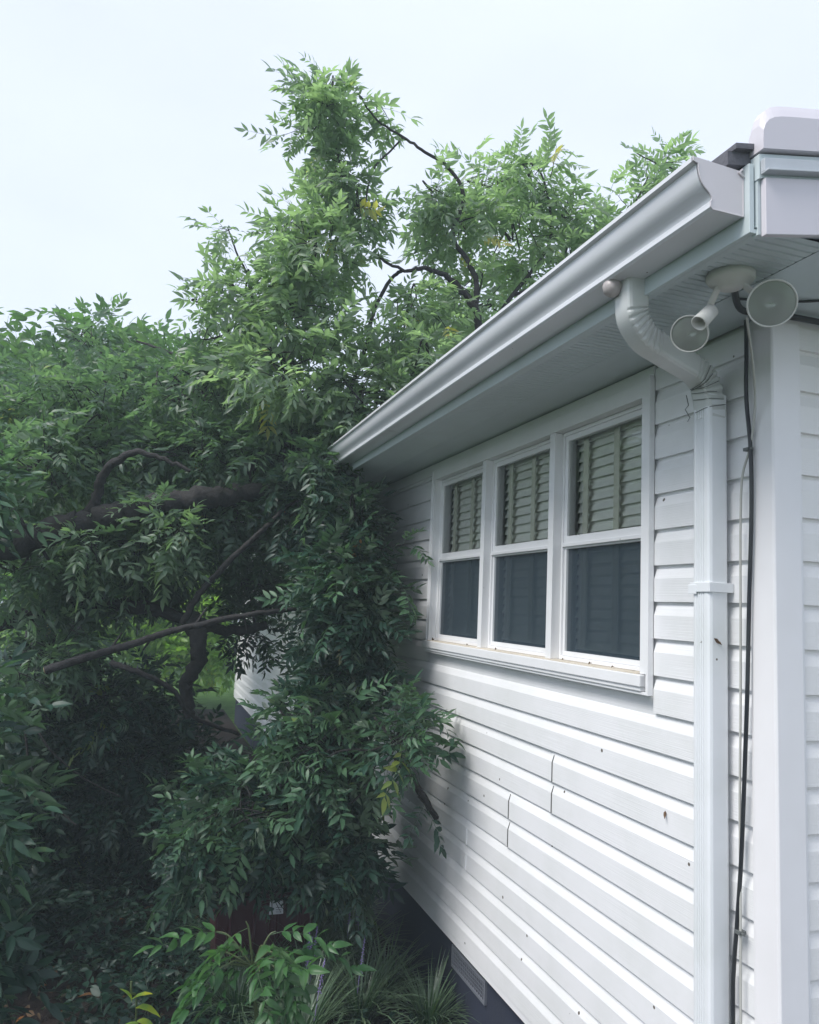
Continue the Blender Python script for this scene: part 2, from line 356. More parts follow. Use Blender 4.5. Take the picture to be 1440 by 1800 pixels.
# rake board and its trims, rising with the roof
sl = .19
mb = MB(); x1 = HW / 2
def rk(mb, xa, xb, za, zb, y0, y1):     # sheared box following the roof slope
    A = [(xa, y0, za), (xa, y1, za), (xa, y1, zb), (xa, y0, zb)]; d = sl * (xb - xa)
    B = [(xb, y0, za + d), (xb, y1, za + d), (xb, y1, zb + d), (xb, y0, zb + d)]
    mb.add(A + B, [(3, 2, 1, 0), (4, 5, 6, 7), (0, 1, 5, 4), (1, 2, 6, 5), (2, 3, 7, 6), (3, 0, 4, 7)])
rk(mb, -.368, x1, 2.767, 2.893, -.372, -.358); mb.build('rake_board', M['pink'], house, .0015)
mb = MB(); rk(mb, -.375, x1, 2.904, 2.932, -.378, -.366); rk(mb, -.375, x1, 2.9, 2.904, -.388, -.366); mb.build('drip_edge', M['galv'], house, .001)
mb = MB(); rk(mb, -.375, x1, 2.772, 2.899, -.357, -.340); rk(mb, -.377, x1, 2.893, 2.947, -.365, -.340)
mb.build('rake_backing', M['soffit'], house)
# rounded metal cap along the rake
mb = MB(); pf = []
xs0 = -.378
def capsec(x, zt, y0=-.378, y1=-.335):
    zb = 2.953 + sl * (x + .375); h = zt - zb
    return [(x, y0, zb), (x, y0, zb + h * .70), (x, y0 + .008, zb + h * .88), (x, y0 + .014, zb + h), (x, y1 - .01, zb + h), (x, y1, zb + h * .75), (x, y1, zb)]
secs = []
for dx, hh in ((0, .030), (.001, .058), (.006, .078), (.016, .093), (.03, .102), (.05, .106), (.08, .107), (x1 + .37, .107)):
    x = xs0 + dx; secs.append(capsec(x, 2.953 + sl * (x + .375) + hh))
vs = [q for s_ in secs for q in s_]; n = 7
fs = [(i * n + j, (i + 1) * n + j, (i + 1) * n + (j + 1) % n, i * n + (j + 1) % n) for i in range(len(secs) - 1) for j in range(n)]
mb.add(vs, fs); mb.add(secs[0], [tuple(range(7))]); mb.build('rake_cap', M['pink'], house)
# roof
mb = MB()
def roofslab(mb, xa, xb, za, zb, y0, y1, th=.03):
    A = [(xa, y0, za), (xb, y0, zb), (xb, y0, zb + th), (xa, y0, za + th)]; mb.prof(A, np.array((0, 0, 0)), np.array((0, y1 - y0, 0)))
roofslab(mb, -.435, x1, 2.925, 2.925 + sl * (x1 + .435), -.338, HL + .3)
roofslab(mb, x1, HW + .4, 2.925 + sl * (x1 + .435), 2.925, -.338, HL + .3)
roofslab(mb, -.425, -.3, 2.956, 2.956 + sl * .125, -.352, -.10, .012)
mb.build('roof', M['roof'], house)
# gutter, K profile
GX = -.394; gy0, gy1 = -.333, HL + .2
K = [(GX, 2.918), (GX, 2.817), (GX - .078, 2.817), (GX - .084, 2.822), (GX - .084, 2.833), (GX - .080, 2.838), (GX - .0812, 2.843), (GX - .0836, 2.8475), (GX - .0872, 2.852), (GX - .0915, 2.856), (GX - .0962, 2.860), (GX - .1006, 2.8645), (GX - .1046, 2.870), (GX - .108, 2.8765), (GX - .1108, 2.884), (GX - .1130, 2.892), (GX - .1145, 2.901), (GX - .115, 2.911), (GX - .127, 2.914), (GX - .127, 2.924), (GX - .115, 2.924)]
gut = MB()
inn = [(x + (.0022 if i > 2 else (.0 if i < 2 else 0)), z + .0022) for i, (x, z) in enumerate(K[1:-1])]
inn = [(GX - .0022, 2.918)] + [(GX - .0022, 2.8195)] + [(x + .0025, z + .0015) for x, z in K[2:]]
poly = [(x, 0, z) for x, z in K] + [(x, 0, z) for x, z in inn[::-1]]
ys = [gy0 + (gy1 - gy0) * i / 40 for i in range(41)]
n = len(poly); vs = []
for y in ys:
    wv = .0018 * math.sin(y * 3.1) + .0012 * math.sin(y * 7.7)
    for i, (x, _, z) in enumerate(poly): vs.append((x + wv * (z > 2.85) * (x < GX - .05), y, z + wv * .7 * (z > 2.9) * (x < GX - .05)))
gut.add(vs, [(i * n + j, i * n + (j + 1) % n, (i + 1) * n + (j + 1) % n, (i + 1) * n + j) for i in range(40) for j in range(n)], True)
gutter = gut.build('gutter', M['alum'], house)
sm_ = gutter.modifiers.new('edges', 'EDGE_SPLIT'); sm_.split_angle = R(38)
for yj in (1.95, 5.0):
    jb = MB(); jp = [(x - .0012 * (x < GX - .01), 0, z - .0012 * (z < 2.83)) for x, z in K[1:-3]]; jb.prof(jp, np.array((0, yj, 0)), np.array((0, yj + .028, 0)), closed=False, smooth=True); jb.build('seam_band', M['alum'], gutter)
gc = MB(); gc.prof([(x, 0, z) for x, z in K[:-1]], np.array((0, gy0 - .003, 0)), np.array((0, gy0, 0)))
# raised flange along the edges of the cap
for (xa, za), (xb, zb) in zip(K[:-2], K[1:-1]):
    gc.tube([(xa, gy0 - .003, za), (xb, gy0 - .003, zb)], .0018, 6)
gc.tube([(GX + .001, gy0 - .004, 2.905), (GX - .012, gy0 - .006, 2.912), (GX - .002, gy0 - .004, 2.922)], .003, 5)
gc.build('end_cap', M['gcap'], gutter)

# ---------------------------------------------------------------- windows
def windowset():
    wn = MB()          # outer casing: head, jambs, J channel
    wn.box(-.018, .0, WY0 + .012, WY1 - .012, 2.690, 2.744)
    wn.box(-.018, .0, WY0 + .012, .547, 1.792, 2.690); wn.box(-.018, .0, 2.492, WY1 - .012, 1.792, 2.690)
    wn.box(-.022, -.001, WY0, WY0 + .0115, 1.728, 2.757); wn.box(-.022, -.001, WY1 - .0115, WY1, 1.728, 2.744)
    wn.box(-.022, -.001, WY0 + .0118, WY1 - .0118, 1.728, 1.737)
    window = wn.build('window', M['white'], house, .0012)
    sl_ = MB(); sl_.box(-.034, .05, WY0 + .025, WY1 + .015, 1.752, 1.790); sl_.box(-.028, .0, WY0 + .03, WY1 - .02, 1.738, 1.7515)
    sl_.build('sill', M['white'], window, .003)
    s2 = MB(); s2.box(-.026, .048, .548, 2.491, 1.7905, 1.794)
    s2.build('sill_top', M['sill'], window)
    rv = MB(); rv.box(.0, .12, .517, .549, 1.75, 2.74); rv.box(.0, .12, 2.490, 2.52, 1.75, 2.74); rv.box(.0, .12, .549, 2.490, 2.69, 2.74); rv.box(.048, .12, .549, 2.49, 1.75, 1.789)
    rv.build('jamb', M['white'], window)
    for y in (1.150, 1.815):
        mu = MB(); mu.box(-.014, .10, y - .020, y + .022, 1.7945, 2.6895); mu.build('mullion', M['white'], window, .0015)
    for (ya, yb) in ((.549, 1.129), (1.173, 1.794), (1.838, 2.49)):
        zm = 2.250
        fr = MB()          # fixed frame around both sashes
        def ring(x0, x1, y0, y1, z0, z1, wd, wb=None):
            wb = wb or wd
            fr.box(x0, x1, y0, y0 + wd, z0, z1); fr.box(x0, x1, y1 - wd, y1, z0, z1)
            fr.box(x0, x1, y0 + wd, y1 - wd, z0, z0 + wb); fr.box(x0, x1, y0 + wd, y1 - wd, z1 - wd, z1)
        ring(.022, .075, ya, yb, 1.795, 2.689, .014)
        fr.build('frame', M['white'], window, .001)
        fr = MB(); ring(.026, .046, ya + .0145, yb - .0145, zm - .012, 2.6745, .022, .034); fr.build('upper_sash', M['white'], window, .0015)
        fr = MB(); ring(.030, .050, ya + .0145, yb - .0145, 1.8095, zm - .0125, .015, .018); fr.box(.018, .0255, ya + .0145, yb - .0145, zm - .020, zm - .006); fr.build('lower_sash', M['white'], window, .0015)
        g = MB(); g.add([(.036, ya + .036, zm + .02), (.036, yb - .036, zm + .02), (.036, yb - .036, 2.653), (.036, ya + .036, 2.653)], [(3, 2, 1, 0)]); g.build('pane', M['glass'], window)
        g = MB(); g.add([(.040, ya + .029, 1.827), (.040, yb - .029, 1.827), (.040, yb - .029, zm - .027), (.040, ya + .029, zm - .027)], [(3, 2, 1, 0)]); g.build('insect_screen', M['screen'], window)
        g = MB(); g.add([(.062, ya + .02, 1.81), (.062, yb - .02, 1.81), (.062, yb - .02, zm), (.062, ya + .02, zm)], [(3, 2, 1, 0)]); g.build('pane', M['glass'], window)
        bl = MB(); z = 1.86; wdt = yb - ya
        while z < 2.64:
            sag = random.uniform(-.002, .002); a_ = R(74 + random.uniform(-4, 4)); hx, hz = -.025 * math.cos(a_), .025 * math.sin(a_)
            y0, y1 = ya + .02 + .22 * wdt * 0, yb - .02
            bl.prof([(.088 + hx, 0, z - hz), (.088 + .004, 0, z + .004), (.088 - hx, 0, z + hz + sag), (.088 - hx - .001, 0, z + hz + .003), (.091 + .004, 0, z + .007), (.089 + hx, 0, z - hz + .003)], np.array((0, y0, 0)), np.array((0, y1, random.uniform(-.003, .003))))
            z += .041
        bl.box(.078, .12, ya + .015, yb - .015, 2.645, 2.685)
        bl.build('blind', M['slat'], window)
        tp = MB()
        for f_, wd_ in ((.16, .03), (.46, .034), (.82, .036)):
            y = ya + wdt * f_; tp.box(.0655, .068, y - wd_ / 2, y + wd_ / 2, 1.85, 2.66)
        tp.build('blind_tape', M['tape'], window)
    rm = MB()           # dim room behind, open towards the windows
    x0, x1_, y0, y1, z0, z1 = .121, 2.6, .2, 3.0, .6, 2.78
    q = [(x0, y0, z0), (x1_, y0, z0), (x1_, y1, z0), (x0, y1, z0), (x0, y0, z1), (x1_, y0, z1), (x1_, y1, z1), (x0, y1, z1)]
    rm.add(q, [(0, 1, 2, 3), (4, 7, 6, 5), (0, 4, 5, 1), (1, 5, 6, 2), (2, 6, 7, 3)])
    rm.build('room_wall', M['dark'], window)
    return window
windowset()

# ---------------------------------------------------------------- downspout
def rectpipe(mb, path, wy, dx, ribs=True, crimp=None, r=.010):
    # cross-section: flutes on the outer faces; x' = depth direction, y = world Y
    sec = []
    def flute(a, b, fixed, along, n, depth):
        o = []
        for i in range(n):
            t0 = a + (b - a) * (.16 + .68 * i / n); t1 = a + (b - a) * (.16 + .68 * (i + .55) / n); e = (b - a) * .02
            o += [(t0, 0), (t0 + e, depth), (t1 - e, depth), (t1, 0)]
        return o
    hx, hy = dx / 2, wy / 2
    dpt = .0035 if ribs else 0
    sec.append((-hx, hy - r))
    for tt, d in flute(hy - r, -hy + r, 0, 0, 4, dpt): sec.append((-hx + d, tt))
    sec += [(-hx, -hy + r), (-hx + r * .3, -hy + r * .3), (-hx + r, -hy)]
    sec += [(hx - r, -hy), (hx - r * .3, -hy + r * .3), (hx, -hy + r), (hx, hy - r), (hx - r * .3, hy - r * .3), (hx - r, hy), (-hx + r, hy), (-hx + r * .3, hy - r * .3)]
    n = len(sec); vs = []; k = len(path)
    for i, p in enumerate(path):
        p = np.array(p, float); t = np.array(path[min(i + 1, k - 1)], float) - np.array(path[max(i - 1, 0)], float); t /= np.linalg.norm(t)
        s = np.array([0, 1., 0]); d = np.cross(s, t); d /= np.linalg.norm(d)
        if d[0] < 0 and abs(t[2]) > .9: d = -d
        if i == 0: d0 = d
        elif np.dot(d, d0) < 0: d = -d
        d0 = d; sc = crimp[i] if crimp else 1
        for a, b_ in sec: vs.append(p + d * a * (sc if a > -.01 else 1.03) + s * b_ * (sc if b_ < 0 else 1))
    mb.add(vs, [(i * n + j, i * n + (j + 1) % n, (i + 1) * n + (j + 1) % n, (i + 1) * n + j) for i in range(k - 1) for j in range(n)])
    mb.add(vs[:n], [tuple(range(n))[::-1]]); mb.add(vs[-n:], [tuple(range(n))])
DX, DY = -.045, .186
mb = MB(); rectpipe(mb, [(DX, DY, 2.60), (DX, DY, 1.3), (DX, DY, .12)], .071, .064)
downs = mb.build('downspout', M['downs'], house, .0012)
cp = catmull([(-.405, .045, 2.83), (-.405, .046, 2.775), (-.393, .055, 2.728), (-.345, .075, 2.692), (-.27, .105, 2.680), (-.18, .143, 2.672), (-.105, .173, 2.662), (-.062, .185, 2.630), (DX, .186, 2.56), (DX, .186, 2.535)], 11)
crm = []
for i, q in enumerate(cp):
    f_ = i / (len(cp) - 1); bend = (.17 < f_ < .42) or (.62 < f_ < .84)
    crm.append((.90 if i % 3 == 0 else 1.05) if bend else 1.03)
mb = MB(); rectpipe(mb, cp, .069, .062, False, crm); mb.build('elbow', M['elbow'], downs, .001)
mb = MB(); mb.box(DX - .037, -.001, DY - .041, DY + .041, 2.046, 2.072); mb.box(DX - .0385, DX - .0365, DY + .012, DY + .046, 2.040, 2.066); mb.build('strap', M['downs'], downs, .0015)
# wire wrapped round the lower elbow
mb = MB()
for i in range(6):
    ii = int(len(cp) * (.70 + .034 * i)); a = np.array(cp[ii]); tv_ = np.array(cp[ii + 1]) - np.array(cp[ii - 1]); tv_ /= np.linalg.norm(tv_)
    s_ = np.array([0, 1., 0]); d_ = np.cross(s_, tv_); d_ /= np.linalg.norm(d_); d_ = -d_ if d_[0] > 0 else d_
    tl = tv_ * random.uniform(-.008, .008); r1, r2 = .0345, .0385
    mb.tube([a + d_ * r1 + s_ * .022 - tl, a + d_ * (r1 + .001) - s_ * .020, a + d_ * (r1 - .010) - s_ * r2 + tl * .3, a - d_ * (r1 - random.uniform(.006, .035)) - s_ * (r2 + .0005) + tl], .0010, 5)
mb.tube([(-.115, .2, 2.60), (-.10, .21, 2.575), (-.115, .205, 2.56), (-.095, .21, 2.54), (-.11, .2, 2.525)], .0013, 5)
mb.build('wire_wrap', M['wire'], downs)
mb = MB(); mb.lathe((-.452, .062, 2.806), (.3, .2, 1), [(-.026, .001), (-.024, .011), (-.016, .021), (0, .026), (.014, .022), (.022, .013), (.026, .001)], 16); mb.build('sealant_blob', M['foam'], downs)

# ---------------------------------------------------------------- flood light
fl = empty('flood_light', (-.265, -.15, 2.79)); tag(fl, 'twin round flood light hanging under the eave corner above the corner post', 'outdoor light')
mb = MB(); mb.lathe((-.265, -.15, 2.7885), (0, 0, -1), [(0, .001), (0, .056), (.012, .056), (.020, .050), (.026, .030), (.034, .026), (.034, .001)], 28); mb.build('base_plate', M['lampw'], fl)
def lamp(c0, face, r, holder_from):
    c0 = np.array(c0); fa = np.array(face, float); fa /= np.linalg.norm(fa)
    hb = c0 - fa * (r * 1.75)
    mb = MB(); mb.tube([np.array(holder_from), (np.array(holder_from) + hb) / 2 + np.array((0, 0, -.008)), hb], .008, 10)
    mb.lathe(hb - fa * .03, fa, [(0, .001), (0, .017), (.006, .021), (.05, .022), (.052, .019), (.04, .017)], 20); hd = mb.build('lamp_holder', M['lampw'], fl)
    mb = MB(); mb.lathe(hb + fa * .01, fa, [(0, .014), (r * .35, .017), (r * .7, r * .55), (r * 1.15, r * .86), (r * 1.5, r * .98), (r * 1.6, r)], 32); mb.lathe(hb + fa * .01, fa, [(r * 1.6, r), (r * 1.70, r * .985), (r * 1.70, r * .93), (r * 1.62, r * .92)], 32)
    bo = mb.build('bulb', M['lampw'], fl)
    mb = MB(); mb.lathe(hb + fa * .01, fa, [(r * 1.63, r * .93), (r * 1.45, r * .80), (r * 1.1, r * .55), (r * .8, r * .25), (r * .78, .001)], 32); mb.build('reflector', M['refl'], bo)
    mb = MB(); mb.lathe(hb + fa * .01, fa, [(r * 1.65, r * .93), (r * 1.70, r * .7), (r * 1.74, r * .35), (r * 1.75, .001)], 32); mb.build('lens', M['bulb'], bo)
toc = lambda p: CAM - np.array(p)
pR = at(1357, 533, 1.80); pL = at(1213, 586, 1.90)
vR = toc(pR); vR = vR / np.linalg.norm(vR) + np.array((.05, -.1, -.18)); vL = toc(pL); vL = vL / np.linalg.norm(vL) + np.array((-.45, .0, -.42))
lamp(pR, vR, .055, (-.245, -.165, 2.765)); lamp(pL, vL, .046, (-.285, -.135, 2.765))
mb = MB(); pp = at(1252, 548, 1.78); mb.lathe(pp + np.array((.02, .035, .012)), pp - at(1272, 528, 1.80), [(-.012, .001), (-.012, .017), (.045, .019), (.045, .016), (.02, .015), (.02, .001)], 24); mb.build('lamp_holder', M['lampw'], fl)

# ---------------------------------------------------------------- cables
def cable(pts, r, m, label, name='cable', n=8):
    mb = MB(); mb.tube(catmull(pts, 5), r, n); o = mb.build(name, m); tag(o, label, 'cable'); return o
cable([(-.03, .060, 2.788), (-.026, .064, 2.70), (-.024, .068, 2.571), (-.022, .056, 2.428), (-.022, .055, 2.26), (-.022, .066, 2.02), (-.022, .074, 1.813), (-.022, .082, 1.668), (-.022, .100, 1.381), (-.022, .117, 1.208), (-.022, .130, 1.09), (-.022, .134, .955), (-.022, .135, .2)], .0055, M['cableb'],
      'thick black cable running down the wall between downspout and corner post')
cable([(-.20, -.13, 2.70), (-.09, -.03, 2.62), (-.03, .03, 2.545), (-.020, .058, 2.44), (-.021, .088, 2.36), (-.021, .096, 2.24), (-.021, .098, 2.1), (-.021, .100, 1.81), (-.021, .106, 1.5), (-.021, .106, 1.3), (-.021, .106, 1.2), (-.021, .108, .968), (-.021, .108, .25)], .0032, M['cablew'],
      'thin pale grey cable running from the flood light down beside the black cable')
cable([(-.24, -.13, 2.782), (-.12, -.02, 2.775), (-.04, -.03, 2.772), (.1, -.035, 2.775), (.6, -.04, 2.77), (2., -.04, 2.77)], .0085, M['cableb'], 'dark cable strung along the top of the gable wall under the soffit')
cable([(-.15, -.05, 2.786), (-.02, -.09, 2.786), (.2, -.17, 2.80), (.6, -.25, 2.80)], .0035, M['cableb'], 'thin dark wire crossing the underside of the gable soffit')
for (y, z, lb) in ((.070, 2.429, 'small metal cable clip at the crossing of the two wall cables near the top'), (.112, 1.185, 'small dark cable clip low on the wall beside the downspout')):
    mb = MB(); mb.box(-.030, -.008, y - .012, y + .006, z - .004, z + .005); mb.tube([(-.022, y - .01, z), (-.024, y - .022, z + .001)], .004, 8); o = mb.build('cable_clip', M['wire'], None, .001); tag(o, lb, 'cable clip')

# ---------------------------------------------------------------- leaves
def leaflet_hi(L_, Wd, curl, fold):
    v = [(0, 0, 0)]; f = []; rows = [(.10, .50), (.24, .86), (.40, 1.), (.57, .92), (.74, .66), (.89, .30)]
    for i, (t_, wf) in enumerate(rows):
        z = -curl * t_ * t_ * L_; h = Wd * wf; rp_ = .02 * L_ * (1 if i % 2 else -1) * .4
        v += [(t_ * L_, -h, z + fold * h + rp_), (t_ * L_, -h * .5, z + fold * h * .75), (t_ * L_, 0, z), (t_ * L_, h * .5, z + fold * h * .75), (t_ * L_, h, z + fold * h + rp_)]
    v.append((L_, 0, -curl * L_)); f += [(0, 1, 2), (0, 2, 3), (0, 3, 4), (0, 4, 5)]
    for r_ in range(len(rows) - 1):
        for j in range(4): a = 1 + r_ * 5 + j; f += [(a, a + 5, a + 6), (a, a + 6, a + 1)]
    a = 1 + (len(rows) - 1) * 5; e = len(v) - 1; f += [(a + j, e, a + j + 1) for j in range(4)]
    return np.array(v), np.array(f)
def leaflet(L_, Wd, curl, fold):
    # returns verts (8) and tris for a blade along +x, normal +z
    rows = [(.30, .86), (.62, .80)]
    v = [(0, 0, 0)]
    for t_, wf in rows:
        z = -curl * t_ * t_ * L_; h = Wd * wf
        v += [(t_ * L_, -h, z + fold * h), (t_ * L_, 0, z), (t_ * L_, h, z + fold * h)]
    v.append((L_, 0, -curl * L_))
    f = [(0, 1, 2), (0, 2, 3), (1, 4, 5), (1, 5, 2), (2, 5, 6), (2, 6, 3), (4, 7, 5), (5, 7, 6)]
    return np.array(v), np.array(f)
def leaf_template(n_pairs=5, L=1.0, lf=.42, wd=.062, seed=0, droop=.35, tipdroop=.3, hi=False):
    r = np.random.default_rng(seed); V = []; Fc = []; nv = 0
    def rach(t): return np.array([t, 0, -droop * t * t])
    # rachis: a thin three-sided strip
    k = 5; rv = []
    for i in range(k):
        t_ = i / (k - 1); p = rach(t_ * .97); rr = .009 * (1 - .6 * t_)
        rv += [p + [0, rr, 0], p + [0, -rr, 0], p + [0, 0, rr]]
    V.append(np.array(rv)); ff = []
    for i in range(k - 1):
        for j in range(3):
            a, b_, c_, d = i * 3 + j, i * 3 + (j + 1) % 3, i * 3 + 3 + (j + 1) % 3, i * 3 + 3 + j; ff += [(a, b_, c_), (a, c_, d)]
    Fc.append(np.array(ff)); nv += len(rv)
    items = []
    for i in range(n_pairs):
        t_ = .26 + .66 * i / (n_pairs - 1) if n_pairs > 1 else .5
        for sgn in (-1, 1): items.append((t_ + r.uniform(-.015, .015), sgn * R(r.uniform(42, 66)), lf * (0.82 + .25 * math.sin(math.pi * (.25 + .6 * i / n_pairs))) * r.uniform(.72, 1.12)))
    items.append((.97, r.uniform(-.15, .15), lf * 1.05))
    for t_, ang, ll in items:
        v, f_ = (leaflet_hi if hi else leaflet)(ll, r.uniform(.8, 1.15) * ll * wd / lf * 1.15 * 1.0 + 0, r.uniform(.05, tipdroop * 1.4), r.uniform(.1, .55))
        roll = r.uniform(-.8, .8) ; pit = r.uniform(-.12, .35)
        cr_, sr = math.cos(roll), math.sin(roll); v = v @ np.array([[1, 0, 0], [0, cr_, sr], [0, -sr, cr_]])
        cp_, sp = math.cos(pit), math.sin(pit); v = v @ np.array([[cp_, 0, -sp], [0, 1, 0], [sp, 0, cp_]])
        ca, sa = math.cos(ang), math.sin(ang); v = v @ np.array([[ca, sa, 0], [-sa, ca, 0], [0, 0, 1]])
        V.append(v + rach(t_)); Fc.append(f_ + nv); nv += len(v)
    return np.concatenate(V), np.concatenate(Fc)
TPL = [leaf_template(r_, seed=i, lf=.40, wd=.062, droop=d) for i, (r_, d) in enumerate([(5, .3), (6, .45), (5, .6), (4, .2), (6, .7), (5, .1), (5, .9), (6, .3), (3, .3), (4, .6)])]
TPL_FAR = [leaf_template(3, seed=20 + i, lf=.46, wd=.10, droop=d) for i, d in enumerate((.2, .5, .7))]
def frames(D, roll):
    # rows: local x (along D), y, z ; z kept as high as possible then rolled
    D = D / np.linalg.norm(D, axis=1, keepdims=True); up = np.tile([0, 0, 1.], (len(D), 1))
    y = np.cross(up, D); nn = np.linalg.norm(y, axis=1, keepdims=True); bad = nn[:, 0] < .15
    y[bad] = np.cross(np.array([1., 0, 0]), D[bad]); y /= np.linalg.norm(y, axis=1, keepdims=True); z = np.cross(D, y)
    c_, s_ = np.cos(roll)[:, None], np.sin(roll)[:, None]
    return D, y * c_ + z * s_, -y * s_ + z * c_
def leaves_mesh(name, P, D, scale, tint, material, parent, tpls, roll=.5):
    P = np.asarray(P); D = np.asarray(D); n = len(P)
    if n == 0: return None
    ex, ey, ez = frames(D, rng.normal(0, roll, n)); Vs = []; Fs = []; Ts = []; nv = 0
    which = rng.integers(0, len(tpls), n)
    off = np.array([0., 0, 0]); p = parent
    while p: off = off + np.array(p.location); p = p.parent
    for k, (tv, tf) in enumerate(tpls):
        ix = np.where(which == k)[0]
        if len(ix) == 0: continue
        s = np.asarray(scale)[ix][:, None, None]
        v = (tv[None, :, 0:1] * ex[ix][:, None, :] + tv[None, :, 1:2] * ey[ix][:, None, :] + tv[None, :, 2:3] * ez[ix][:, None, :]) * s + P[ix][:, None, :] - off
        f_ = tf[None] + (np.arange(len(ix)) * len(tv))[:, None, None] + nv
        Vs.append(v.reshape(-1, 3)); Fs.append(f_.reshape(-1, 3)); Ts.append(np.repeat(np.asarray(tint)[ix], len(tv))); nv += len(ix) * len(tv)
    V = np.concatenate(Vs).astype(np.float32); Fc = np.concatenate(Fs).astype(np.int32); T = np.concatenate(Ts).astype(np.float32)
    T = np.clip(T + np.repeat(rng.normal(0, .05, len(T) // 8 + 1), 8)[:len(T)], 0, 1).astype(np.float32)
    me = bpy.data.meshes.new(name); me.vertices.add(len(V)); me.vertices.foreach_set('co', V.ravel())
    me.loops.add(len(Fc) * 3); me.loops.foreach_set('vertex_index', Fc.ravel()); me.polygons.add(len(Fc))
    me.polygons.foreach_set('loop_start', np.arange(len(Fc), dtype=np.int32) * 3)
    me.update(calc_edges=True); at_ = me.attributes.new('tint', 'FLOAT', 'POINT'); at_.data.foreach_set('value', T)
    me.materials.append(material); o = bpy.data.objects.new(name, me); COL.objects.link(o)
    if parent: o.parent = parent
    return o
nrm = lambda v: v / (np.linalg.norm(v) + 1e-9)
class Crown:
    def __init__(s, k=1, nk=1, sk=1, shr=.12, rk=1, tk=1, zmin=.02): s.rk = rk; s.tk = tk; s.zmin = zmin; s.k = k; s.nk = nk; s.sk = sk; s.shr = shr; s.P = []; s.D = []; s.S = []; s.T = []; s.tw = MB()
    def twig(s, p, d, L, n, size, tint, droop=.25, r=.004):
        pts = [p]; d = nrm(d)
        for k in range(4):
            d = nrm(d + np.array([0, 0, -droop * .3]) + rng.normal(0, .12, 3)); pts.append(pts[-1] + d * L / 4)
        s.tw.tube(pts, [r, r * .85, r * .7, r * .5, r * .3], 4, caps=False)
        ax = nrm(pts[-1] - pts[0])
        side = nrm(np.cross(ax, rng.normal(0, 1, 3)))
        for k in range(n):
            t_ = .15 + .85 * (k + 1) / n; i = min(int(t_ * 4), 3); fr = t_ * 4 - i
            q = pts[i] * (1 - fr) + pts[i + 1] * fr
            a = k * 2.4 + rng.uniform(-.4, .4); b_ = np.cross(ax, side)
            dd = nrm(ax * (.55 if k < n - 1 else 1.6) + (side * math.cos(a) + b_ * math.sin(a)) * .95 + np.array([0, 0, .05 - droop * .6]))
            s.P.append(q); s.D.append(dd); s.S.append(size * rng.uniform(.72, 1.15)); s.T.append(np.clip(tint + rng.normal(0, .17), 0, .78) if rng.random() > .005 else .98)
    def blob(s, px, py, D, ru, rv, rd, n, size=.24, tint=.45, droop=.35, xmax=-.03, tw=.32, nl=6, zlim=None, branch=True):
        D *= s.k; c0 = at(px, py, D); a, b_ = max(ru * D / F - s.shr, .05), max(rv * D / F - s.shr, .05); n = max(2, int(n * s.nk)); size *= s.sk; rd *= s.rk; tw *= s.tk
        for i in range(n):
            for _ in range(12):
                q = rng.normal(0, 1, 3); q = nrm(q) * rng.uniform(.25, 1) ** .55
                p = c0 + RIGHT * q[0] * a + UP * q[1] * b_ + BACK * q[2] * rd
                ok = not (p[0] > xmax - .05 and p[2] < 3.25 and p[1] < HL + .5) and not (p[0] > -.62 and p[1] < 3.0 and p[2] < 3.4 and p[2] > 2.5) and p[2] > .06
                if p[0] > 0 and p[2] < 2.93 + .19 * min(p[0] + .43, 4) + .25 and p[1] < HL + .4: ok = False
                if ok: break
            if not ok: continue
            d = nrm(RIGHT * q[0] / max(a, .1) + UP * q[1] / max(b_, .1) + BACK * q[2] / max(rd, .1)) * .8 + rng.normal(0, .45, 3) + np.array([0, 0, .1])
            if p[0] > xmax - .45 and p[2] < 3.2: d[0] = -abs(d[0]) * .3
            s.twig(p - nrm(d) * tw * .3, d, tw * rng.uniform(.6, 1.2), nl, size, tint, droop)
            if branch and i % 7 == 0:
                e = p; m_ = (c0 * .4 + e * .6) + rng.normal(0, .07, 3) + np.array([0, 0, .06])
                st = c0 + (e - c0) * .1
                if st[0] < .0 or st[2] > 3.4: s.tw.tube(catmull([st, m_, e], 4), [.009, .0085, .008, .0075, .007, .0065, .006, .005, .004], 5, caps=False)
    def build(s, parent, name='foliage', m='leaf', tpls=None, roll=.5):
        P = np.array(s.P); D = np.array(s.D); S_ = np.array(s.S)
        tip = P + D / np.linalg.norm(D, axis=1, keepdims=True) * S_[:, None] * 1.1
        keep = ~((tip[:, 0] > -.012) & (tip[:, 2] < 3.05)) & (tip[:, 2] > s.zmin)
        P, D, S_, T = P[keep], D[keep], S_[keep], np.array(s.T)[keep]
        o = leaves_mesh(name, P, D, S_, T, M[m], parent, tpls or TPL, roll)
        t_ = s.tw.build('twigs', M['bark'], parent); t_['kind'] = 'stuff'
        return o
def limb(parent, pts, r0, r1, name='branch', n=10, jit=.05, k=6, m='bark'):
    P = catmull([at(*q) for q in pts], k); L_ = len(P); mb = MB()
    P = [p + rng.normal(0, r0 * .12, 3) for p in P]
    mb.tube(P, [r0 + (r1 - r0) * i / (L_ - 1) for i in range(L_)], n, jit=jit); return mb.build(name, M[m], parent), P

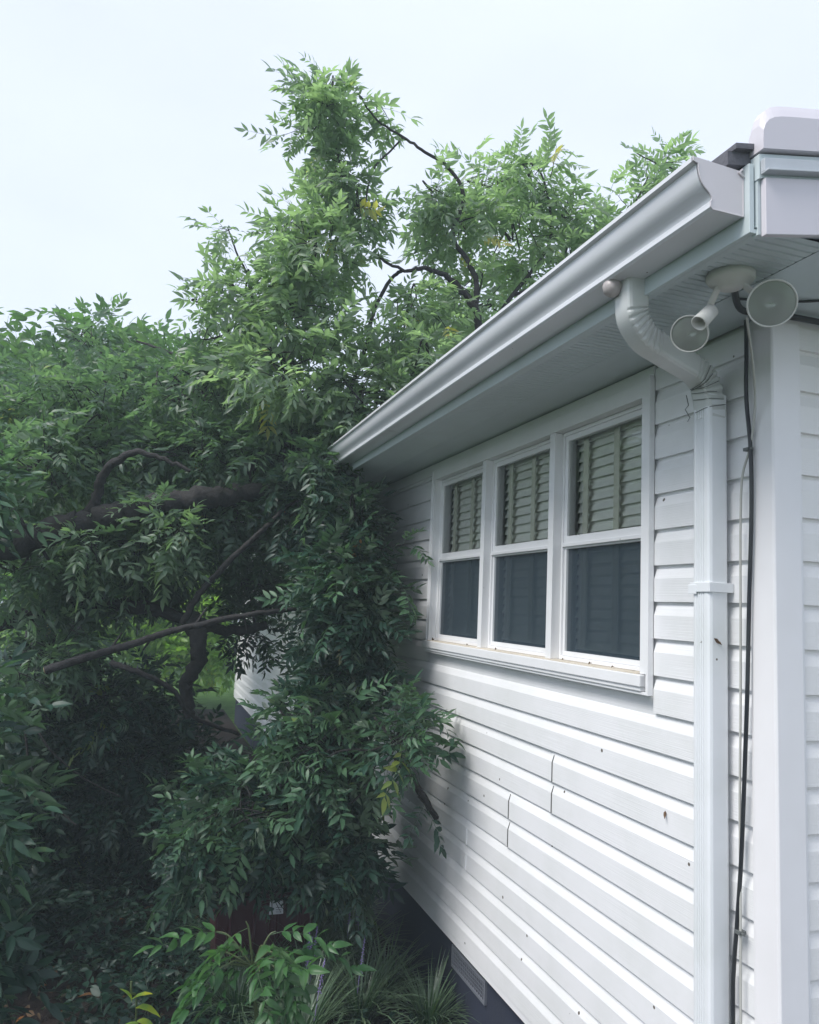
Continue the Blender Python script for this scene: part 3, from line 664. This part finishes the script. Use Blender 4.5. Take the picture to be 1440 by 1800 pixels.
# ---- the fallen tree
ft = empty('fallen_tree', tuple(at(-150, 1060, 5.2) * np.array([1, 1, 0]))); tag(ft, 'large fallen tree with dark trunk lying across from the left onto the house eave', 'tree')
tr, _ = limb(ft, [(-420, 1090, 4.55), (-150, 1010, 4.55), (0, 965, 4.55), (120, 925, 4.65), (230, 900, 4.75), (330, 880, 4.85), (440, 868, 5.05), (560, 850, 5.25)], .095, .055, 'trunk', 14, .10, 10)
l2, _ = limb(ft, [(-300, 1130, 5.00), (-100, 1108, 5.00), (0, 1095, 5.00), (80, 1075, 5.10), (150, 1062, 5.10), (240, 1066, 5.10), (330, 1088, 5.20), (400, 1108, 5.30), (470, 1100, 5.40)], .062, .03, 'branch', 12, .14, 8)
limb(l2, [(333, 1085, 4.90), (348, 1120, 4.85), (350, 1160, 4.85), (330, 1200, 4.90), (335, 1260, 4.90)], .06, .035, 'branch', 10, .1)
l4, _ = limb(ft, [(322, 1095, 4.70), (350, 1045, 4.70), (385, 1005, 4.75), (425, 965, 4.80), (470, 925, 4.85), (500, 895, 4.90), (560, 850, 5.10)], .022, .012, 'branch', 8)
limb(ft, [(130, 925, 4.7), (170, 880, 4.7), (178, 838, 4.65), (215, 805, 4.6), (245, 795, 4.6), (290, 808, 4.6), (333, 828, 4.6)], .036, .01, 'branch', 9)
limb(ft, [(195, 1165, 4.5), (240, 1180, 4.5), (300, 1210, 4.6), (340, 1260, 4.7), (420, 1290, 4.9)], .018, .012, 'branch', 8)
limb(ft, [(0, 870, 4.3), (30, 905, 4.3), (50, 935, 4.35), (90, 990, 4.6)], .012, .01, 'branch', 7)
limb(ft, [(45, 1290, 3.8), (52, 1340, 3.8), (75, 1390, 3.8), (105, 1425, 3.8), (133, 1450, 3.8)], .006, .004, 'branch', 6)
limb(ft, [(60, 1270, 4.), (90, 1320, 4.), (150, 1370, 4.1), (210, 1400, 4.2)], .006, .004, 'branch', 6)
# upper crown branches
for pts, r0, r1 in [
    ([(600, 850, 4.91), (700, 760, 5.16), (790, 700, 5.33), (843, 640, 5.41), (845, 600, 5.41), (836, 545, 5.41), (813, 510, 5.41), (782, 486, 5.41), (747, 472, 5.37), (709, 474, 5.33), (643, 440, 5.24)], .045, .008),
    ([(836, 545, 5.41), (838, 500, 5.41), (824, 462, 5.41), (796, 413, 5.41), (815, 345, 5.41), (789, 295, 5.41), (747, 267, 5.33), (709, 241, 5.33), (664, 212, 5.24), (630, 165, 5.24)], .022, .005),
    ([(709, 474, 5.33), (685, 493, 5.33), (657, 549, 5.24), (643, 610, 5.16), (610, 700, 5.07)], .013, .013),
    ([(709, 241, 5.33), (688, 264, 5.28), (655, 300, 5.24), (640, 370, 5.16)], .007, .006),
    ([(440, 868, 5.19), (455, 750, 5.36), (470, 640, 5.44), (483, 600, 5.44), (504, 549, 5.48), (530, 490, 5.52), (560, 400, 5.61), (590, 300, 5.69), (600, 200, 5.69)], .03, .008),
    ([(230, 900, 5.44), (205, 800, 5.60), (190, 700, 5.77), (175, 620, 5.94)], .025, .01),
    ([(385, 690, 5.60), (345, 650, 5.69), (300, 620, 5.77), (240, 600, 5.94)], .018, .008),
    ([(843, 600, 5.41), (900, 520, 5.66), (965, 430, 5.83), (960, 330, 5.91), (930, 270, 6.00)], .018, .006),
    ([(1230, 330, 6.00), (1190, 300, 6.00), (1150, 285, 6.00), (1120, 270, 6.00)], .008, .004),
    ([(900, 520, 5.66), (1000, 480, 5.83), (1080, 420, 6.00), (1110, 370, 6.08), (1140, 310, 6.08)], .014, .005),
    ([(530, 650, 4.99), (455, 590, 5.16), (440, 500, 5.33), (415, 440, 5.41), (400, 400, 5.41)], .014, .004)]:
    limb(ft, pts, r0, r1, 'branch', 7, .04)
C1 = Crown(.84, .42, .84, .12, .6, .62)
B = C1.blob
# knob and neck against the sky
B(585, 195, 6.3, 62, 45, .35, 50, tint=.5); B(560, 230, 6.3, 55, 45, .35, 22, tint=.4); B(672, 185, 6.3, 18, 30, .15, 3, tint=.5, branch=False)
B(600, 300, 6.2, 38, 60, .3, 30, tint=.35); B(625, 360, 6.2, 50, 50, .3, 22, tint=.35)
B(560, 440, 6.2, 95, 80, .6, 80, tint=.6); B(500, 400, 6.2, 40, 50, .3, 12, tint=.6); B(520, 540, 6.2, 100, 80, .6, 62, tint=.45)
B(430, 520, 6.4, 80, 55, .5, 40, tint=.4); B(345, 525, 6.4, 45, 25, .3, 9); B(402, 398, 6.5, 24, 26, .15, 4, branch=False); B(395, 590, 6.4, 90, 45, .5, 30)
B(760, 340, 6.6, 50, 55, .5, 22, tint=.6); B(790, 400, 6.7, 80, 60, .6, 42, tint=.5); B(860, 330, 6.9, 60, 60, .5, 32, tint=.7); B(930, 310, 7.1, 60, 50, .5, 26, tint=.65); B(985, 380, 7.2, 60, 60, .6, 30, tint=.6)
B(900, 420, 7.1, 80, 55, .7, 40, tint=.7); B(1000, 470, 7.3, 80, 70, .6, 34, tint=.75); B(1060, 420, 7.3, 60, 60, .5, 26, tint=.75); B(1150, 300, 7.3, 45, 45, .4, 20, tint=.6, branch=False); B(1110, 360, 7.3, 55, 45, .4, 20, tint=.6, branch=False); B(960, 330, 7.1, 50, 50, .5, 16, tint=.65)
B(710, 560, 6.4, 110, 70, .8, 60, tint=.6); B(840, 540, 7.0, 100, 70, .8, 46, tint=.65); B(940, 500, 7.4, 60, 40, .6, 16, tint=.7); B(760, 650, 6.2, 110, 60, .6, 46, tint=.5)
B(640, 690, 5.9, 90, 80, .6, 60, tint=.35); B(520, 660, 6.0, 120, 80, .8, 80, tint=.45)
o = C1.build(ft, 'foliage', 'leaf_glare')
C2 = Crown(1, 1.05, .78, .10, 1, .85); B = C2.blob
B(350, 700, 5.9, 150, 75, .8, 90, tint=.5); B(180, 740, 5.8, 160, 80, .9, 95, tint=.5); B(30, 740, 5.8, 110, 80, .8, 55, tint=.45); B(150, 590, 6.0, 30, 35, .3, 6, tint=.5, branch=False)
B(60, 820, 4.9, 120, 70, .6, 50, tint=.6); B(200, 800, 5.6, 130, 70, .7, 60, tint=.45); B(380, 800, 5.6, 130, 60, .7, 70, tint=.35); B(520, 790, 5.3, 90, 70, .5, 55, tint=.3)
B(590, 830, 4.9, 50, 45, .3, 18, tint=.4); B(300, 930, 4.9, 90, 55, .4, 26, tint=.7); B(180, 960, 4.9, 80, 50, .4, 18, tint=.7); B(30, 1010, 4.9, 80, 60, .5, 24, tint=.5)
B(200, 990, 5.4, 190, 60, .5, 66, tint=.25); B(400, 900, 5.6, 120, 60, .6, 50, tint=.15); B(60, 1160, 4.7, 80, 60, .5, 30, tint=.4)
B(110, 730, 8.3, 170, 80, 1.0, 90, tint=.3); B(290, 810, 9.5, 120, 70, 1.0, 110, tint=.2); B(-40, 790, 8.4, 150, 90, 1.0, 60, tint=.3); B(450, 1030, 6.4, 45, 50, .4, 34, tint=.1); B(450, 800, 7.5, 170, 80, 1.0, 90, tint=.3); B(250, 760, 7.2, 200, 80, 1.0, 90, tint=.3); B(60, 840, 6.8, 170, 80, 1.0, 70, tint=.3)  # far blobs added as hidden canopy to keep sun off the far wall
C2.build(ft, 'foliage', 'leaf_half_glare')
C3 = Crown(1, 1.0, .76, .10, 1, .75, .52); B = C3.blob      # against the wall and hanging to the ground
B(560, 900, 5.2, 80, 70, .5, 60, tint=.1); B(630, 930, 4.6, 45, 60, .22, 26, tint=.25); B(605, 1020, 4.5, 75, 70, .26, 54, tint=.5); B(645, 1100, 4.3, 45, 70, .2, 30, tint=.3)
B(575, 1090, 4.6, 60, 70, .3, 26, tint=.25); B(600, 1200, 4.35, 75, 60, .3, 42, tint=.2); B(665, 960, 4.5, 22, 50, .10, 7, tint=.3, branch=False)
B(600, 1310, 4.0, 90, 70, .35, 46, tint=.5); B(545, 1290, 4.0, 45, 50, .3, 20, tint=.65); B(700, 1300, 3.75, 30, 50, .15, 9, tint=.6); B(440, 1400, 3.9, 80, 60, .3, 34, tint=.6)
B(390, 1470, 3.9, 80, 60, .3, 36, tint=.5); B(560, 1450, 4.0, 110, 70, .35, 56, tint=.25); B(625, 1470, 3.95, 55, 90, .22, 34, tint=.15); B(470, 1540, 4.0, 70, 40, .3, 22, tint=.3); B(450, 1110, 6.0, 40, 30, .4, 8, tint=.2); B(440, 960, 7.5, 50, 70, .8, 14, tint=.2)
for (ax_, ay_, tx_, ty_, D_, n_) in ((700, 1310, 772, 1262, 3.72, 4), (680, 1270, 740, 1250, 3.8, 3), (735, 1400, 755, 1425, 3.74, 2), (690, 1040, 722, 1030, 4.25, 2), (690, 960, 715, 945, 4.4, 2), (560, 1260, 500, 1235, 3.9, 4), (400, 1400, 330, 1450, 3.8, 4), (430, 1440, 350, 1500, 3.75, 4), (480, 1480, 440, 1560, 3.8, 3)):
    a_, b_ = at(ax_, ay_, D_), at(tx_, ty_, D_ - .05); C3.twig(a_, b_ - a_, np.linalg.norm(b_ - a_), n_, .19, .72, .25, .004)
C3.build(ft)
ix_ = rng.choice(len(C3.P), 16); PD = [C3.P[i] for i in ix_ if C3.P[i][0] < -.25 and C3.P[i][2] > .7]
DL = leafmat('withered_leaf', (.10, .06, .03), (.17, .11, .055), (.26, .18, .09), .1, .7, .2)
leaves_mesh('withered_leaves', PD, [np.array((rng.normal() * .3, rng.normal() * .3, -1.)) for _ in PD], [.12] * len(PD), [rng.random() * .9 for _ in PD], DL, ft, TPL_FAR)['kind'] = 'stuff'
for pts, r0, r1 in [([(420, 1350, 4.), (478, 1417, 3.9), (533, 1439, 3.85), (589, 1461, 3.85), (640, 1440, 3.9)], .007, .005), ([(440, 1420, 3.85), (511, 1369, 3.8), (560, 1340, 3.75), (605, 1319, 3.7), (661, 1317, 3.7), (720, 1290, 3.7)], .007, .004),
                    ([(500, 1420, 3.8), (555, 1422, 3.75), (617, 1411, 3.7), (650, 1370, 3.7), (661, 1344, 3.7)], .006, .004), ([(560, 1200, 4.2), (600, 1340, 4.), (590, 1480, 4.), (580, 1600, 4.)], .012, .008), ([(700, 1330, 3.75), (735, 1385, 3.75), (768, 1438, 3.78)], .022, .015)]:
    limb(ft, pts, r0, r1, 'branch', 7, .05)
# the shaded inside of the tree; low tints paint its dark depth into the colour
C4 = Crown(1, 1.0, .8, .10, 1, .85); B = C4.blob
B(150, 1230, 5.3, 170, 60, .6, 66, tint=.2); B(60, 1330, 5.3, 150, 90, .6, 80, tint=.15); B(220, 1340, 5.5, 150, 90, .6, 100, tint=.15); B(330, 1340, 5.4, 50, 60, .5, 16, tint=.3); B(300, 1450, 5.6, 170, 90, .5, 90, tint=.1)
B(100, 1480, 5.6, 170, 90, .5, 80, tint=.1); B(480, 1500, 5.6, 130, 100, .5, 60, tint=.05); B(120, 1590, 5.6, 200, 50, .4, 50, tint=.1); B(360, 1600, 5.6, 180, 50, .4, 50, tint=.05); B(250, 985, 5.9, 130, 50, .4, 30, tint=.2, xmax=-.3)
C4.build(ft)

# ---- cut branch lying across the gap
P = catmull([at(80, 1178, 3.95), at(170, 1150, 4.0), at(245, 1128, 4.05), at(300, 1110, 4.1), at(400, 1087, 4.2), at(460, 1078, 4.25), at(520, 1070, 4.35)], 7)
cb = empty('cut_branch', tuple(P[0])); tag(cb, 'bare dark branch with a sawn end slanting across the gap left of the house', 'branch')
mb = MB(); mb.tube([p + rng.normal(0, .002, 3) for p in P], [.022 - .010 * i / (len(P) - 1) for i in range(len(P))], 12, jit=.05)
for k_, (dx_, dz_) in ((9, (.05, .09)), (17, (-.04, -.07)), (24, (.06, .10)), (31, (.03, -.09))):
    p_ = P[k_]; mb.tube([p_, p_ + np.array((dx_ * .5, .01, dz_ * .5)), p_ + np.array((dx_, .03, dz_))], [.008, .006, .004], 6)
mb.build('bark', M['bark'], cb)
mb = MB(); ax = nrm(P[0] - P[1]); mb.lathe(P[0] + ax * .001, ax, [(0, .0185), (.002, .0175), (.002, .001)], 14); mb.build('sawn_end', M['cream'], cb)

# ---- trees behind
def backtree(px, D, h, blobs, label, m='leaf_far', size=.30, group='trees behind the fallen tree'):
    b0 = at({300: 120, 330: -40, 220: 60}.get(px, px), 1200, D); b0[2] = 0
    e = empty('background_tree', tuple(b0)); tag(e, label, 'tree', group)
    mb = MB(); mb.tube(catmull([b0, b0 + np.array((.1, 0, h * .3)), b0 + np.array((-.1, .1, h * .6)), b0 + np.array((.15, 0, h * .95))], 5), [.17 - .009 * i for i in range(16)], 9, jit=.06); mb.build('trunk', M['bark'], e)
    Cx = Crown(1, .9, 1, .2)
    for bl in blobs: Cx.blob(*bl[:7], size=size, tint=bl[7], xmax=-.3 if D < 12 else 50, tw=.5)
    Cx.build(e, 'crown', m, TPL_FAR)
backtree(40, 9.5, 4.4, [(20, 665, 9.2, 110, 50, .9, 60, .5), (60, 700, 9.2, 130, 60, .9, 50, .4), (-50, 570, 9.2, 50, 45, .6, 20, .5), (140, 600, 9.0, 32, 45, .4, 12, .5)], 'tree at the left edge of the photo whose top stands beside the open sky')
backtree(220, 10, 4.0, [(170, 670, 9.8, 90, 60, .9, 50, .5), (240, 660, 9.8, 80, 50, .9, 50, .55), (235, 625, 9.6, 40, 35, .5, 14, .5), (330, 680, 9.8, 90, 60, .9, 46, .5)], 'low rounded tree crown showing on the skyline left of the tall leaning crown')
backtree(480, 12, 3.5, [(430, 720, 11.8, 110, 50, 1.0, 40, .5), (560, 740, 11.8, 120, 50, 1.2, 40, .5)], 'tree directly behind the leaning crown above the far end of the gutter')
backtree(860, 17, 6.0, [(800, 560, 16.5, 90, 50, 1.3, 24, .6), (920, 520, 16.5, 80, 50, 1.4, 18, .7)], 'pale green tree rising beyond the roof right of the leaning crown')
backtree(300, 9.6, 3.6, [(330, 850, 9.6, 100, 70, .9, 110, .2), (400, 900, 9.9, 60, 60, .8, 60, .1), (250, 900, 9.4, 90, 60, .9, 70, .2)], 'dark tree added behind the trunk to shade the far end of the house wall', 'leaf')  # added tree, put in to cast shade on the far siding
backtree(330, 15, 3.6, [(250, 1080, 14, 120, 60, 1, 90, .6), (390, 1050, 14, 60, 60, 1.0, 70, .8), (380, 1140, 14, 100, 50, 1.0, 60, .6), (120, 1050, 14, 120, 100, 1., 60, .5), (300, 960, 15, 140, 80, 1.2, 60, .5)], 'sunlit yellow-green bush seen through the gap under the fallen trunk', 'leaf_bright', .34)
backtree(150, 22, 7, [(0, 850, 21, 260, 160, 2, 150, .4), (250, 850, 21, 200, 140, 2, 130, .4), (450, 850, 21, 160, 140, 2, 100, .4), (100, 1050, 21, 300, 90, 2, 120, .3)], 'broad tree furthest away filling the view behind the trunk', 'leaf_far', .55)

# ---- sprays at the left edge
sp = empty('leafy_shrub', tuple(at(-80, 1500, 3.2) * np.array([1, 1, 0]))); tag(sp, 'leafy shrub with long pale feathery leaves at the left edge of the photo', 'shrub')
C5 = Crown(); B = C5.blob
for (px, py, D, tx, ty, tn) in [(-105, 1400, 3.0, 10, 1340, .75), (-105, 1440, 3.0, 10, 1470, .8), (-125, 1220, 3.2, 10, 1230, .75), (-105, 1270, 3.2, 10, 1290, .4), (-105, 1560, 3.1, 10, 1620, .3), (-85, 1640, 3.2, 40, 1690, .4), (-105, 1700, 3.1, -10, 1720, .3), (-105, 780, 3.7, 40, 790, .85), (-95, 850, 3.8, 20, 870, .6), (-45, 1500, 3.1, 0, 1600, .3)]:
    a, b_ = at(px, py, D), at(tx, ty, D + .05)
    C5.twig(a, b_ - a, np.linalg.norm(b_ - a) * .8, 6, .24, tn, .4, .005)
    C5.twig(a + np.array([0, .1, -.05]), b_ - a + rng.normal(0, .1, 3), np.linalg.norm(b_ - a) * .6, 6, .24, tn - .25, .4, .005)
B(-20, 1620, 4.2, 110, 70, .3, 34, .17, tint=.1, tw=.25); B(40, 1700, 4.2, 130, 40, .3, 26, .17, tint=.1, tw=.25); B(-90, 1450, 3.9, 80, 120, .3, 20, .18, tint=.2, tw=.25)
C5.build(sp, 'foliage', 'leaf', [leaf_template(5, seed=80 + i, lf=.40, wd=.062, droop=d, hi=True) for i, d in enumerate((.3, .5, .7))])
mb = MB()
for k in range(5):
    a = at(-80, 1500, 3.2) * np.array([1, 1, 0]) + rng.normal(0, .06, 3) * [1, 1, 0]; b_ = at(-70, 1250 + 110 * k, 3.2)
    mb.tube(catmull([a, a * .5 + b_ * .5 + rng.normal(0, .05, 3), b_], 6), [.014 - .0006 * i for i in range(13)], 7)
mb.build('stem', M['bark'], sp)

# ---- sapling at the bottom with arching leaves
base = at(440, 1830, 2.85); base[2] = 0
sg = empty('sapling', tuple(base)); tag(sg, 'bright green sapling with arching feather-like leaves in front of the maroon box', 'sapling')
TB = [leaf_template(5, seed=60 + i, lf=.36, wd=.060, droop=d, tipdroop=.6, hi=True) for i, d in enumerate((.5, .8, .6))]
C6 = Crown(); stem = MB()
tips = [(425, 1615, 2.75, .8), (500, 1640, 2.8, .6), (350, 1640, 2.75, .7), (560, 1700, 2.9, .4), (330, 1700, 2.7, .6), (500, 1700, 2.7, .6), (470, 1680, 2.7, .7), (370, 1735, 2.65, .5), (340, 1750, 2.65, .7), (460, 1745, 2.6, .6), (510, 1750, 2.65, .5)]
hub = at(445, 1700, 2.75)
stem.tube(catmull([base, (base + hub) / 2 + np.array((.03, 0, 0)), hub], 5), .007, 7)
for (x_, y_, D_, tn) in tips:
    q = at(x_, y_, D_); dr = q - hub; m_ = hub + dr * .45 + np.array((0, 0, .05))
    stem.tube(catmull([hub, m_, hub + dr * .7 + np.array((0, 0, .04))], 4), [.0045, .0042, .004, .0038, .0035, .003, .0028, .0025, .002], 5)
    for kk in range(2):
        C6.P.append(hub + dr * (.12 + .38 * kk) + np.array((0, 0, .02 + .03 * kk))); C6.D.append(nrm(dr * np.array((1, 1, .4)) + rng.normal(0, .12 + .25 * kk, 3) * np.linalg.norm(dr))); C6.S.append(rng.uniform(.15, .21)); C6.T.append(tn)
C6.build(sg, 'foliage', 'leaf_low', TB, .35); stem.build('stem', M['greenstem'], sg)
# ---- seedling with four broad leaves
base = at(238, 1840, 2.75); base[2] = 0
sd_ = empty('seedling', tuple(base)); tag(sd_, 'small yellow-green seedling with broad oval leaves left of the sapling', 'seedling')
TO = []
v, f_ = leaflet_hi(1, .26, .25, .25); TO.append((v, f_)); v, f_ = leaflet_hi(1, .24, .4, .4); TO.append((v, f_))
mb = MB(); tp = at(231, 1725, 2.6); mb.tube(catmull([base, at(240, 1780, 2.65), at(231, 1745, 2.6), tp], 5), .0035, 6); mb.build('stem', M['greenstem'], sd_)
PP = [at(231, 1757, 2.6), at(238, 1772, 2.6), at(240, 1795, 2.6), at(232, 1762, 2.6), at(244, 1800, 2.6)]
DD = [RIGHT * .9 + UP * .5, RIGHT * 1 + UP * .05, RIGHT * .7 - UP * .1, -RIGHT * .3 + UP * 1, -RIGHT * .8 + UP * .1]
leaves_mesh('foliage', PP, DD, [.075, .085, .075, .06, .06], [.95, .9, .9, .9, .7], M['leaf_bright'], sd_, TO, .15)

# ---- liriope clumps
def clump(cx, cy, h, n, label, flowers=0):
    e = empty('grass_clump', (cx, cy, 0)); tag(e, label, 'grass', 'clumps of strappy grass along the foundation')
    P_, F_, T_ = [], [], []; nv = 0
    for i in range(n):
        a = rng.uniform(0, 2 * math.pi); r0 = rng.uniform(0, .05); L_ = h * rng.uniform(.6, 1.15); le = rng.uniform(.3, 1.25)
        d = np.array([math.cos(a), math.sin(a), 0]); s = np.array([-math.sin(a), math.cos(a), 0]); wv = rng.uniform(.0035, .006)
        p = d * r0; k = 6; th = rng.uniform(0, .35); rows = []
        for j in range(k):
            rows.append((p.copy(), wv * (1 - (j / (k - 1)) ** 2 * .9))); th += le * 1.9 / k; p = p + (d * math.sin(th) + np.array([0, 0, 1]) * math.cos(th)) * L_ / (k - 1)
            p[2] = max(p[2], .012)
        for q, w_ in rows: P_ += [q - s * w_, q + s * w_]
        for j in range(k - 1): b0 = nv + 2 * j; F_ += [(b0, b0 + 1, b0 + 3), (b0, b0 + 3, b0 + 2)]
        nv += 2 * k; T_ += [rng.uniform(.1, .9)] * (2 * k)
    me = bpy.data.meshes.new('blades'); me.from_pydata([tuple(q) for q in P_], [], F_); a_ = me.attributes.new('tint', 'FLOAT', 'POINT'); a_.data.foreach_set('value', np.array(T_, np.float32))
    me.materials.append(M['grass']); o = bpy.data.objects.new('blades', me); COL.objects.link(o); o.parent = e
    for i in range(flowers):
        mb = MB(); bx, by = cx + rng.uniform(-.06, .06), cy + rng.uniform(-.06, .06); hh = h * rng.uniform(.85, 1.05)
        lean = rng.uniform(-.05, .05)
        mb.tube([(bx, by, 0), (bx + lean * .5, by, hh * .6), (bx + lean, by, hh)], .0015, 5)
        for j in range(26):
            z = hh * (.62 + .42 * j / 26); a = j * 2.4; rr = .008 * (1.1 - j / 30); mb.lathe((bx + lean * z / hh + rr * math.cos(a), by + rr * math.sin(a), z), (0, 0, 1), [(-.003, .0005), (0, .0035), (.003, .0005)], 5)
        mb.build('flower_spike', M['spike'], e)
spots = [(-.62, 2.35, .34, 3), (-.40, 2.18, .36, 1), (-.22, 2.38, .32, 0), (-.80, 2.70, .30, 0), (-.52, 2.72, .34, 0), (-.28, 2.75, .33, 2), (-.62, 3.05, .34, 3), (-.38, 3.08, .34, 0), (-.92, 3.1, .28, 0), (-.20, 3.2, .3, 0), (-.95, 2.35, .3, 0), (-.10, 2.05, .3, 0), (-.70, 2.05, .34, 1)]
lb = ['grass clump in the middle of the bed right of the sapling, with lavender spikes', 'grass clump nearest the camera at the bottom edge beside the house, one spike', 'grass clump beside the foundation just left of the vent', 'grass clump right behind the sapling leaves', 'grass clump in the second row centre of the bed', 'grass clump in the second row near the foundation with two lavender spikes', 'grass clump in front of the maroon box with lavender spikes', 'grass clump right of the maroon box', 'smaller grass clump left of the maroon box', 'grass clump against the foundation behind the hanging leaves', 'grass clump hidden behind the sapling stem', 'grass clump tucked under the siding directly below the vent', 'grass clump at the bottom edge touching the sapling']
for (a, b_, h, fl_), l_ in zip(spots, lb): clump(a, b_, h * 1.12, 210, l_, fl_)

# ---- maroon box with its hanging tag
bx = at(455, 1640, 4.25); bx[2] = 0
be = empty('storage_box', tuple(bx), 0); tag(be, 'dark maroon box with a pale tag half hidden under the hanging leaves', 'box')
mb = MB(); x, y = bx[0], bx[1]
A = [(x - .24, y - .17, .0), (x + .24, y - .17, 0), (x + .24, y + .17, 0), (x - .24, y + .17, 0)]; Bq = [(x - .26, y - .19, .42), (x + .26, y - .19, .42), (x + .26, y + .19, .42), (x - .26, y + .19, .42)]
mb.add(A + Bq, [(0, 3, 2, 1), (4, 5, 6, 7), (0, 1, 5, 4), (1, 2, 6, 5), (2, 3, 7, 6), (3, 0, 4, 7)])
for k in range(4): xx = x - .18 + .12 * k; mb.box(xx - .008, xx + .008, y - .195, y - .165, .05, .38)
mb.build('body', M['maroon'], be, .006)
mb = MB(); mb.box(x - .275, x + .275, y - .205, y + .205, .421, .45); mb.build('lid', M['maroon'], be, .006)
tg = at(485, 1590, 4.02); yt = y - .205
q = lambda px_, py_: (lambda r_: CAM + r_ * ((yt - CAM[1]) / r_[1]))(MC.T @ np.array([(px_ - 720) / F, -(py_ - 900) / F, -1.]))
mb = MB(); quad = [q(475, 1584), q(498, 1582), q(498, 1606), q(473, 1608)]
mb.add([*quad, *[p + np.array((0, .003, 0)) for p in quad]], [(0, 1, 2, 3), (7, 6, 5, 4), (0, 4, 5, 1), (1, 5, 6, 2), (2, 6, 7, 3), (3, 7, 4, 0)]); lab = mb.build('tag', M['label'], be)
mb = MB(); mb.tube([q(479, 1583), q(479, 1576), q(480, 1571), q(477, 1569)], .0012, 5)
mb.build('tag_hook', M['label'], lab); mb = MB(); c_ = q(479, 1598) - np.array((0, .001, 0)); mb.lathe(c_, (0, -1, 0), [(0, .001), (0, .008), (.001, .008), (.001, .001)], 14)
mb.build('emblem', M['ink'], lab); mb = MB()
for k in range(3): a_, e_ = q(485, 1595 + 4 * k), q(495, 1595 + 4 * k); mb.tube([a_ - np.array((0, .001, 0)), e_ - np.array((0, .001, 0))], .0011, 4)
tp_ = mb.build('tag_print', M['ink'], lab)

# ---- litter: loose leaves on the soil, too many to count
P_ = []; D_ = []; S_ = []; T_ = []
for i in range(2600):
    P_.append((rng.uniform(-3.4, -.1), rng.uniform(1.2, 6.0), rng.uniform(.004, .03))); D_.append((rng.normal(), rng.normal(), rng.normal() * .15)); S_.append(rng.uniform(.03, .08)); T_.append(rng.uniform(0, 1))
lm = leafmat('litter_leaf', (.02, .035, .02), (.06, .045, .03), (.11, .07, .04), .05, .8, .15)
TL = [leaflet(1, .26, .25, .25), leaflet(1, .2, .5, .5)]
o = leaves_mesh('leaf_litter', P_, D_, S_, T_, lm, None, TL, .4); tag(o, 'fallen leaves scattered over the dark soil', 'leaf litter', kind='stuff')

P_, D_, S_, T_ = [], [], [], []
for i in range(9000):
    x_, y_ = rng.uniform(-4.2, -.12), rng.uniform(2.0, 7.5)
    dn = math.sin(x_ * 2.3 + 1) * math.sin(y_ * 1.9) + rng.normal(0, .5)
    if dn < (-.5 if y_ > 2.9 else .45): continue
    hgt = rng.uniform(.02, .22 if y_ > 3.2 else .10)
    P_.append((x_, y_, hgt)); a_ = rng.uniform(0, 6.28); D_.append((math.cos(a_), math.sin(a_), rng.uniform(-.2, .7))); S_.append(rng.uniform(.08, .16)); T_.append(rng.uniform(0, .5))
o = leaves_mesh('ground_cover', P_, D_, S_, T_, M['leaf'], None, TPL_FAR, .4); tag(o, 'low dark weeds and ivy covering the soil under the tree', 'ground cover', kind='stuff')

# ---- dead leaves caught on the wall and sill
def dead(pos, d, s, label, m='deadleaf'):
    mb = MB(); v, f_ = leaflet(1, .22, .5, .9); d = nrm(np.array(d, float)); y = nrm(np.cross((.3, .2, 1.), d)); z = np.cross(d, y)
    v = (v[:, :1] * d + v[:, 1:2] * y + v[:, 2:] * z) * s
    mb.add([p + np.array(pos) for p in v], [tuple(t_) for t_ in f_]); o = mb.build('dead_leaf', M[m]); tag(o, label, 'leaf', 'dead leaves caught on the house'); return o
dead((-.014, .232, 1.63), (-.1, .2, -1), .045, 'curled brown leaf stuck at the left edge of the downspout, upper one of two')
dead((-.014, .245, 1.60), (-.3, .6, -.5), .03, 'small crumpled brown leaf just under the curled one beside the downspout')
dead((-.014, .228, 1.27), (-.1, .1, -1), .04, 'dark dead leaf beside the downspout low on the wall')
dead((-.014, .229, 1.215), (-.1, .1, -1), .028, 'reddish dead leaf lowest beside the downspout')
dead((-.006, .43, 1.402), (-.1, .1, -1), .022, 'tiny brown leaf hanging under a clapboard lip in the lower right wall')
dead((-.05, .135, 1.905), (-.3, .9, .5), .055, 'green-brown leaf tip poking out between downspout and cables')
for y_, s_, l_ in ((.70, .02, 'brown leaf scrap on the sill under the right window near the jamb'), (.84, .025, 'brown leaf scrap on the sill under the middle of the right window'), (1.03, .02, 'brown leaf scrap on the sill near the right mullion'), (1.62, .03, 'brown leaf scrap on the sill under the centre window'), (1.95, .025, 'brown leaf scrap on the sill right of the left window corner'), (2.42, .05, 'clump of brown leaf at the far left end of the sill')):
    dead((-.012, y_, 1.800), (.3, 1, .25), s_, l_)

# ---------------------------------------------------------------- haze volume added to pale the scene like lens glare
mb = MB(); mb.box(-62, 62, -42, 72, -1.2, 12)
m = bpy.data.materials.new('air'); m.use_nodes = True; t = m.node_tree; t.nodes.clear()
om = t.nodes.new('ShaderNodeOutputMaterial'); pv = t.nodes.new('ShaderNodeVolumePrincipled'); pv.inputs['Density'].default_value = .006; pv.inputs['Color'].default_value = (.80, .95, 1, 1)
t.links.new(pv.outputs[0], om.inputs['Volume'])
o = mb.build('haze', m); o['kind'] = 'stuff'
